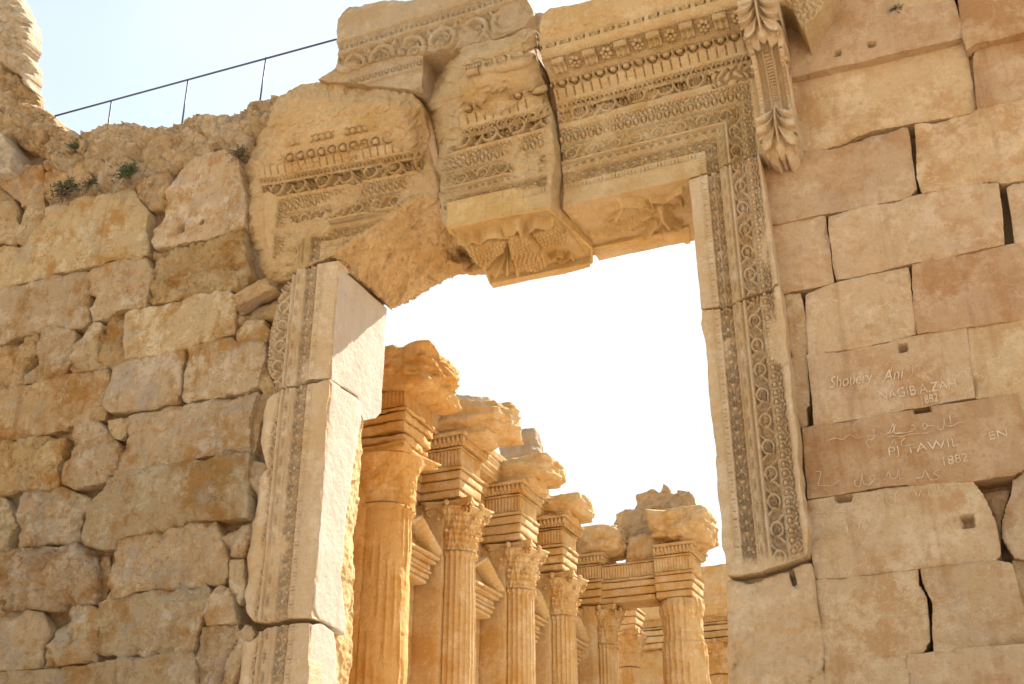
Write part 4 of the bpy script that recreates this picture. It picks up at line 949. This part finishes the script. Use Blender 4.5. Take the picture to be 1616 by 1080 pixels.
_b = toW([(1636, 1160), (1636, -230)], RY)
slab('wall_face', [tuple(_b[0]), (9, 3.0), (9, 17), tuple(_b[1])], wallF(RY), M_RIGHT, rw, .03, .02, .5, 0, res=.06, seed=901, relief=ashlar(3.1, 1.25, 3, 2.3, .05), edge=0, smooth=0)
_b = toW([(-84, 1160), (-84, 240)], 0)
slab('wall_face', [(-28, 3.0), tuple(_b[0]), tuple(_b[1]), (-28, _b[1][1]-.3)], wallF(0), M_LEFT, lw, .1, .05, 1.8, 0, res=.06, seed=902, relief=ashlar(3.1, 1.15, 5, 2.0, .09), edge=.02, smooth=0)

# ================================================================== inside: the cella with its engaged columns
def noise_disp(P, a, f, sd=0):
    n = fbm(P[..., 0]*f, P[..., 1]*f, P[..., 2]*f, sd, 4); return n*a
def revolve(name, cx, cy, prof, mat, par, rel=None, n=96, tint=None, dz=.03, wear=.01, sd=0, lean=0.):
    """prof: list of (z, r)"""
    z = np.arange(prof[0][0], prof[-1][0]+dz*.5, dz); th = np.linspace(0, 2*np.pi, n, endpoint=False)
    T, Z = np.meshgrid(th, z, indexing='ij'); R = np.interp(Z, [p[0] for p in prof], [p[1] for p in prof])
    if rel is not None: R = R+rel(T, Z)
    X = cx+R*np.cos(T); Yy = cy+R*np.sin(T)
    k = wear*(fbm(X*2.5, Yy*2.5, Z*2.5, sd, 4)*1.6+.5*fbm(X*9, Yy*9, Z*9, sd+3, 3)); X = X+k*np.cos(T); Yy = Yy+k*np.sin(T)
    P = np.stack([X, Yy, Z], -1); nz = len(z); idx = np.arange(n*nz).reshape(n, nz); b = np.roll(idx, -1, 0)
    Q = np.stack([idx[:, :-1], b[:, :-1], b[:, 1:], idx[:, 1:]], -1).reshape(-1, 4)
    V = P.reshape(-1, 3); V = np.concatenate([V, [[cx, cy, z[0]], [cx, cy, z[-1]]]])
    F_ = [tuple(q) for q in Q]+[(int(b[i, 0]), int(idx[i, 0]), n*nz) for i in range(n)]+[(int(idx[i, -1]), int(b[i, -1]), n*nz+1) for i in range(n)]
    return mk(name, V, F_, mat, par, True, tint)
def rbox(name, x0, x1, y0, y1, z0, z1, mat, par, amp=.012, res=.05, rnd=.02, tint=None, sd=0, rel=None):
    """a worn box: gridded faces displaced inwards by noise"""
    V = []; Fs = []; m = MB()
    def face(O, U, Vv, lu, lv, N):
        nu_, nv_ = max(2, int(lu/res)+1), max(2, int(lv/res)+1)
        a, b = np.meshgrid(np.linspace(0, lu, nu_), np.linspace(0, lv, nv_), indexing='ij')
        P = np.array(O)+a[..., None]*np.array(U)+b[..., None]*np.array(Vv)
        c = np.array([(x0+x1)/2, (y0+y1)/2, (z0+z1)/2]); hs = np.array([x1-x0, y1-y0, z1-z0])/2
        ex = np.sort(hs-np.abs(P-c), -1); e2 = ex[..., 1]
        inn = rnd*np.clip(1-e2/(rnd*1.6), 0, 1)**1.5+amp*(.6+fbm(P[..., 0]*2.2, P[..., 1]*2.2, P[..., 2]*2.2, sd, 4)*1.3+.4*fbm(P[..., 0]*8, P[..., 1]*8, P[..., 2]*8, sd+5, 3))
        d = (c-P); d /= np.linalg.norm(d, axis=-1, keepdims=True)*np.ones(3)+1e-9
        s_ = np.sign(c-P)*np.clip(1-(hs-np.abs(P-c))/.12, 0, 1)
        P = P+s_*inn[..., None]
        if rel is not None: P = P+rel(P, np.array(N))[..., None]*np.array(N)
        idx = np.arange(nu_*nv_).reshape(nu_, nv_)+sum(len(v) for v in V)
        V.append(P.reshape(-1, 3)); Fs.append(np.stack([idx[:-1, :-1], idx[1:, :-1], idx[1:, 1:], idx[:-1, 1:]], -1).reshape(-1, 4))
    lx, ly, lz = x1-x0, y1-y0, z1-z0
    face((x0, y0, z0), (1, 0, 0), (0, 0, 1), lx, lz, (0, -1, 0)); face((x1, y1, z0), (-1, 0, 0), (0, 0, 1), lx, lz, (0, 1, 0))
    face((x1, y0, z0), (0, 1, 0), (0, 0, 1), ly, lz, (1, 0, 0)); face((x0, y1, z0), (0, -1, 0), (0, 0, 1), ly, lz, (-1, 0, 0))
    face((x0, y0, z1), (1, 0, 0), (0, 1, 0), lx, ly, (0, 0, 1)); face((x0, y1, z0), (1, 0, 0), (0, -1, 0), lx, ly, (0, 0, -1))
    return mk(name, np.concatenate(V), np.concatenate(Fs), mat, par, True, tint)
XW = -13.95
cwll = empty('cella_wall', (XW-.8, 14, 0), 'golden inner side wall of the temple seen through the doorway behind its columns', 'wall')
slab('wall_face', [(2.0, .0), (26.8, .0), (26.8, 12.6), (2.0, 12.6)], revF(XW), M_CELLA, cwll, .02, .015, .9, 0, res=.07, seed=801, relief=ashlar(9.95, .98, 4), edge=.0, smooth=0)
def flute_rel(ax, z0, z1, pitch=.105, dep=.03):
    def f(P, N):
        t = P[..., 1] if abs(N[0]) > .5 else P[..., 0]
        ph = t/pitch-np.floor(t/pitch); m = (P[..., 2] > z0) & (P[..., 2] < z1) & (abs(N[2]) < .5)
        return np.where(m, -dep*np.sqrt(np.clip(1-((ph-.5)/.36)**2, 0, 1)), 0)
    return f
def entab(par, x0, x1, y0, y1, zb=11.66, k=1.0, mat=M_CELLA, sd=0, wear=.012, tint=None, dent=True, cornice=True, fy=.30):
    """architrave of three fasciae, fluted frieze, dentils, cornice fillet"""
    g_ = .0
    for j, (a, b, o_) in enumerate(((0, .22, 0), (.225, .50, .035), (.505, .74, .07))):
        rbox('fascia', x0, x1+o_, y0-o_, y1+o_, zb+a*k, zb+b*k, mat, par, wear*.6, .06, .015, tint, sd+j)
    rbox('moulding', x0, x1+.13, y0-.13, y1+.13, zb+.745*k, zb+.86*k, mat, par, wear, .06, .03, tint, sd+4)
    rbox('frieze', x0, x1+.02, y0-.02, y1+.02, zb+.865*k, zb+1.34*k, mat, par, wear*.4, .014, .01, tint, sd+5, flute_rel(0, zb+.90*k, zb+1.30*k))
    rbox('moulding', x0, x1+.07, y0-.07, y1+.07, zb+1.345*k, zb+1.43*k, mat, par, wear, .05, .02, tint, sd+6)
    if dent:
        m = MB(); X1, Y0 = x1+.20, y0-.20
        t = x0+.05
        while t < X1-.08: m.box(t, t+.085, Y0, y0, zb+1.50*k, zb+1.68*k); t += .135
        t = y0+.03
        while t < y1+.1: m.box(x1, X1-.004, t, t+.085, zb+1.50*k, zb+1.68*k); t += .135
        for i in range(int((X1-x0)/.11)): m.ell((x0+.06+.11*i, y0-.09, zb+1.455*k), (.04, .035, .035), 6, 4)
        for i in range(int((y1-y0)/.11)+2): m.ell((x1+.09, y0-.05+.11*i, zb+1.455*k), (.035, .04, .035), 6, 4)
        m.build('dentils', mat, par, False, tint)
        rbox('moulding', x0, x1+.16, y0-.16, y1+.16, zb+1.435*k, zb+1.70*k, mat, par, wear, .08, .02, tint, sd+7)
        rbox('moulding', x0, x1+.28, y0-.28, y1+.28, zb+1.665*k, zb+1.80*k, mat, par, wear, .06, .03, tint, sd+8)
def shaft_rel(nf, z0, wearf, sd, drum=.98):
    def f(T, Z):
        a = T*nf/(2*np.pi); ph = a-np.floor(a)
        fl = -.035*np.sqrt(np.clip(1-((ph-.5)/.40)**2, 0, 1))
        e = sst(.0, .35, fbm(np.cos(T)*1.5, np.sin(T)*1.5, Z*.5, sd, 4)+wearf)
        q = (Z-z0)/drum; jn = np.abs(q-np.round(q))*drum
        return fl*(1-e)-.02*e-.025*np.exp(-(jn/.014)**2)+.015*_h(np.floor(q).astype(np.int64), (T*0).astype(np.int64), (T*0).astype(np.int64), sd)
    return f
def capital(par, cx, cy, z0, r, mat, sd=0, wear=0., tint=None):
    h = 1.33
    def rel(T, Z):
        q = (Z-z0)/h; o = 0*T
        for (qa, qb, ph0, amp_) in ((.0, .40, 0., .10), (.12, .66, .5, .11), (.5, .86, 0., .10)):
            a = (T*8/(2*np.pi)+ph0); f = np.abs(a-np.round(a))*2; t = np.clip((q-qa)/(qb-qa), 0, 1)
            m = (q >= qa) & (q <= qb); wd = .85*np.sqrt(np.clip(1-t**3, 0, 1))
            lf = np.clip(1-(f/np.maximum(wd, .05))**2, 0, 1)**.5*(.35+.65*t**1.5)*(.72+.28*np.cos(f*13-t*5))*(1+.3*np.exp(-(f/.12)**2))
            o = np.maximum(o, np.where(m, amp_*lf, 0))
        o = o+.025*np.abs(np.sin(T*24+np.sin(Z*30)))*np.sin(Z*38)*(q < .9)
        return o*(1-wear)+wear*.05*np.sin(T*3+Z*3)
    tp_ = [(z0, r*.98), (z0+.3, r*1.0), (z0+.75, r*1.10), (z0+1.0, r*1.25), (z0+1.14, r*1.42), (z0+1.18, r*1.3)]
    c_ = revolve('bell', cx, cy, tp_, mat, par, rel, 200, tint, .014, .012+.03*wear, sd)
    # concave-sided abacus
    n = 64; V = []; ang = np.linspace(0, 2*np.pi, n, endpoint=False)
    for zz, kk in ((1.16, .94), (1.21, .98), (1.25, .96), (1.27, 1.0), (h, 1.04)):
        for a in ang:
            f = abs(((a/(np.pi/2)) % 1)-.5)*2; sq = 1/max(abs(math.cos(a)), abs(math.sin(a)))
            rr = r*1.42*kk*(sq*(1-.20*(1-((sq-1)/.4142))))
            V.append((cx+rr*math.cos(a)*1.0, cy+rr*math.sin(a), z0+zz))
    Fs = [(i*n+j, i*n+(j+1) % n, (i+1)*n+(j+1) % n, (i+1)*n+j) for i in range(4) for j in range(n)]+[tuple(range(n))[::-1], tuple(range(4*n, 5*n))]
    mk('abacus', V, Fs, mat, par, False, tint)
    if wear < .6:
        m = MB()
        for k in range(4):
            a = math.pi/4+k*math.pi/2
            for sg in (-1, 1):
                pts = []; c2 = Vector((cx+r*1.62*math.cos(a), cy+r*1.62*math.sin(a), z0+1.04)); tn = Vector((-math.sin(a), math.cos(a), 0))*sg
                for i in range(22):
                    t = i/21; b = .6+t*9; rr = .15*math.exp(-t*1.5); rd = Vector((math.cos(a), math.sin(a), 0))
                    pts.append(c2+rd*rr*math.cos(b)*.9+tn*.05+Vector((0, 0, rr*math.sin(b))))
                m.tube(pts, [.032*(1-.5*i/21) for i in range(22)], 5)
        for k in range(8):
            a = k*math.pi/4; q = Vector((cx+r*1.32*math.cos(a), cy+r*1.32*math.sin(a), z0+.50)); m.ell(q, (.06, .06, .05), 8, 5)
            a += math.pi/8; q = Vector((cx+r*1.36*math.cos(a), cy+r*1.36*math.sin(a), z0+.84)); m.ell(q, (.06, .06, .05), 8, 5)
        for k in range(4):
            a = k*math.pi/2; m.ell((cx+r*1.36*math.cos(a), cy+r*1.36*math.sin(a), z0+1.24), (.09, .09, .10), 8, 6)
        m.build('volutes', mat, par, True, tint)
def engaged(cy, label, cx=-13.02, r=.515, wear=0., sd=0, ztop=14.3, lump=(1.2, .9, .5), lumpc=(-12.55, 0, 14.0), tint=None, cap=True, hw=.66, dent=True, xe=-12.66, lumpamp=.16, capw=None, ew=None):
    o = empty('engaged_column', (cx, cy, 0), label, 'column', 'engaged columns along the inner side wall')
    revolve('shaft', cx, cy, [(0, r*1.10), (6, r*1.05), (9.9, r*.97), (10.12, r*.96), (10.14, r*1.10), (10.22, r*1.10), (10.24, r*.97)], M_CELLA, o, shaft_rel(22, 10.2, wear-.25, sd), 220, tint, .035, .008+.02*max(0, wear), sd)
    rbox('pilaster', XW-.1, cx-.12, cy-hw*.95, cy+hw*.95, 0, 11.6, M_CELLA, o, .02, .12, .03, tint, sd)
    if cap: capital(o, cx, cy, 10.26, r, M_CELLA, sd, capw if capw is not None else max(0, wear), tint)
    else: rbox('worn_capital', cx-.55, cx+.52, cy-.55, cy+.55, 10.25, 11.65, M_CELLA, o, .05, .05, .22, tint, sd)
    entab(o, XW-.3, xe, cy-hw, cy+hw, sd=sd, dent=dent, wear=ew or .02+.06*max(0, wear), tint=tint)
    rock('broken_cornice', (lumpc[0], cy+lumpc[1], lumpc[2]), lump, M_CELLA, o, sd+1, lumpamp, 90, 56, .62, 1.7, tint)
    rock('broken_cornice', (lumpc[0]-.15, cy, 13.58), (lump[0]*.72, lump[1]*.74, .34), M_CELLA, o, sd+7, .16, 60, 40, .7, 1.9, tint)
    return o
engaged(8.1, 'nearest and tallest inner column, worn and deep orange, beside the sunlit jamb', -12.95, .66, .35, 11, tint=(1.0, .86, .64), lump=(1.50, 1.25, .66), lumpc=(-12.7, 0, 13.48), cap=True, hw=.72, dent=False, xe=-12.15, lumpamp=.26, capw=.72, ew=.07)
engaged(12.2, 'second inner column, with a crisp leafy capital and a heavy broken cornice', sd=12, lump=(1.55, 1.10, .52), lumpc=(-12.75, .1, 13.95), lumpamp=.20)
engaged(16.4, 'third inner column, with regular dentils under a long overhanging slab', sd=13, lump=(1.30, 1.05, .42), lumpc=(-12.80, .1, 13.92), lumpamp=.16)
engaged(20.0, 'fourth inner column, with weathered plain capital beside the cross beam', sd=14, wear=.25, lump=(1.0, .95, .42), lumpc=(-12.85, .1, 13.9), lumpamp=.18)
# entablature of the wall between the columns
en = empty('wall_entablature', (XW, 14, 11.6), 'recessed banded entablature running along the inner wall between the columns', 'entablature')
entab(en, XW-.3, XW+.12, 2.2, 24.5, sd=40, dent=True)
rock('broken_cornice', (XW-.1, 14.3, 13.95), (.95, 10.4, .62), M_CELLA, en, 9, .10, 60, 200, .7, 6.)
# aediculae
def pediment(cy, label, hw=1.22, seg=False):
    o = empty('niche_pediment', (XW, cy, 9.5), label, 'pediment', 'little pediments on the inner wall between the columns')
    xf = XW+.78
    for j, (z0, z1, dx) in enumerate(((9.30, 9.42, .52), (9.425, 9.55, .57), (9.555, 9.64, .63), (9.645, 9.80, .60), (9.805, 9.90, .74), (9.905, 10.0, .84))):
        k = hw-.32+dx*.38; rbox('ledge', XW-.1, XW+dx, cy-k, cy+k, z0, z1, M_CELLA, o, .008, .06, .012, None, 50+j)
    # raking cornices
    for sg in (-1, 1):
        n = 14; V = []; Fs = []
        for i in range(n+1):
            t = i/n; y = cy+sg*hw*(1-t); z = 10.0+.62*(t if not seg else math.sin(t*math.pi/2))
            for (x, dz) in ((XW-.1, -.02), (XW+.72, -.02), (XW+.74, .04), (XW+.86, .08), (XW+.88, .17), (XW-.1, .22)):
                V.append((x+.008*math.sin(i*3.1+x*9), y, z+dz+.01*math.sin(i*2.3)))
        for i in range(n):
            for j in range(6):
                a, b = i*6+j, i*6+(j+1) % 6; Fs.append((a, b, b+6, a+6) if sg < 0 else (b, a, a+6, b+6))
        Fs.append(tuple(range(6))); Fs.append(tuple(n*6+j for j in range(6)))
        mk('raking_cornice', V, Fs, M_CELLA, o, False)
    m = MB(); m.add([(XW+.45, cy-hw*.9, 10.0), (XW+.45, cy+hw*.9, 10.0), (XW+.45, cy, 10.58), (XW-.1, cy-hw*.9, 10.0), (XW-.1, cy+hw*.9, 10.0), (XW-.1, cy, 10.58)], [(0, 1, 2), (3, 5, 4), (0, 3, 4, 1), (1, 4, 5, 2), (2, 5, 3, 0)]); m.build('tympanum', M_CELLA, o)
pediment(10.25, 'nearest little gable on the inner wall, between the first and second columns')
pediment(14.35, 'second little gable on the inner wall, between the second and third columns')
pediment(18.2, 'third little gable, curved on top, between the third and fourth inner columns', 1.0, True)
pediment(22.0, 'farthest little gable, half hidden behind the fourth inner column', 1.0)

# the cross beam and its free pier at the far corner
YP = 24.0
fc = empty('freestanding_column', (-10.22, YP+.75, 0), 'thick freestanding worn column at the far end carrying a broken cornice block', 'column')
revolve('shaft', -10.22, YP+.75, [(0, .86), (8, .80), (10.1, .76), (10.12, .70), (11.0, .68), (11.05, .74), (11.3, .80), (11.62, .76)], M_CELLA, fc, shaft_rel(22, 9.3, -.05, 31, 1.1), 200, None, .04, .03, 31)
entab(fc, -10.95, -9.62, YP, YP+1.5, zb=11.62, k=1.05, sd=60, wear=.02)
rock('broken_cornice', (-10.0, YP+.7, 14.25), (1.30, 1.15, .68), M_CELLA, fc, 21, .24, 90, 56, .65, 1.8)
rock('broken_cornice', tuple(un([(1094, 838)], 24.6)[0]), (.85, .9, .85), M_CELLA, fc, 25, .25, 60, 40, .5, 1.8)
bm = empty('cross_beam', (-12.4, YP+.7, 11.6), 'long stone beam spanning from the side wall to the freestanding column', 'beam')
entab(bm, XW-.2, -10.97, YP+.12, YP+1.3, zb=11.63, k=1.0, sd=70, wear=.02, dent=False)
rock('broken_cornice', (-13.1, YP+.5, 13.95), (1.15, .9, .62), M_CELLA, bm, 23, .24, 80, 50, .6, 1.9)
rock('worn_infill', (-11.5, YP+.9, 13.5), (.75, .55, .80), M_CELLA, bm, 24, .2, 60, 40, .6, 1.5)
slab('broken_crest', toW([(970,845),(971,812),(988,804),(1003,798),(1006,780),(1020,775),(1030,770),(1038,776),(1047,762),(1053,766),(1060,776),(1080,772),(1094,780),(1100,796),(1102,850)], YP+1.6), wallF(YP+1.6), M_TOP, bm, .1, .06, .8, 0, res=.05, seed=811, broken=.08, edge=.05, tint=(1, .9, .75))
# deeper columns seen under the beam
o = engaged(24.6, 'column at the inner corner directly under the left end of the cross beam', cx=-13.05, r=.44, wear=.1, sd=15, lump=(.6, .6, .3), lumpc=(-13.2, 0, 13.6), xe=-12.95)
P1 = un([(984, 1010)], 28.2)[0]
fb = empty('far_column', (P1[0], 28.7, 0), 'slim column with block entablature seen under the cross beam, left of the thick column', 'column')
revolve('shaft', P1[0], 28.7, [(0, .50), (10.2, .46)], M_CELLA, fb, shaft_rel(20, 9.0, -.2, 5), 160, None, .05, .01, 5)
capital(fb, P1[0], 28.7, 10.25, .45, M_CELLA, 6, .3)
entab(fb, P1[0]-.6, P1[0]+.5, 28.2, 29.3, zb=11.6, sd=80, dent=False)
bw = empty('rear_wall', (-10, 32, 0), 'rear temple wall of orange ashlar with fluted frieze glimpsed beside the right jamb', 'wall')
slab('wall_face', [(-17, 0), (2, 0), (2, 11.6), (-17, 11.6)], wallF(32.2), M_CELLA, bw, .02, .03, 1., 0, res=.09, seed=821, relief=ashlar(9.95, .98, 8, 1.4, .06), edge=0, smooth=0)
entab(bw, -17, 2, 31.9, 33.2, zb=11.6, sd=90, dent=False, wear=.03)
rock('broken_cornice', (-9.0, 32.6, 13.75), (6.5, 1.2, 1.25), M_CELLA, bw, 33, .12, 200, 60, .7, 5.)
pn = empty('far_column', (-8.0, 31.5, 0), 'dim far column against the rear wall, just right of the thick column', 'column')
P2 = un([(1132, 1040)], 31.2)[0]
revolve('shaft', P2[0], 31.5, [(0, .50), (10.2, .46)], M_CELLA, pn, shaft_rel(20, 9.0, -.2, 7), 120, None, .06, .01, 7)
capital(pn, P2[0], 31.5, 10.25, .45, M_CELLA, 8, .3)
# stones of the outer wall peeping over the cornices
o = rock('wall_top_stone', tuple(un([(722, 668)], 15.5)[0]), (1.3, 1.0, .75), M_TOP, None, 41, .2, 60, 40, .5, 1.4); top(o, 'pale stone on the outer wall top behind the second inner column', 'stone')
o = rock('wall_top_stone', tuple(un([(824, 712)], 19.5)[0]), (.75, .8, .7), M_TOP, None, 42, .2, 60, 40, .5, 1.4, (.75, .72, .70)); top(o, 'grey stone lump on the outer wall behind the third inner column', 'stone')
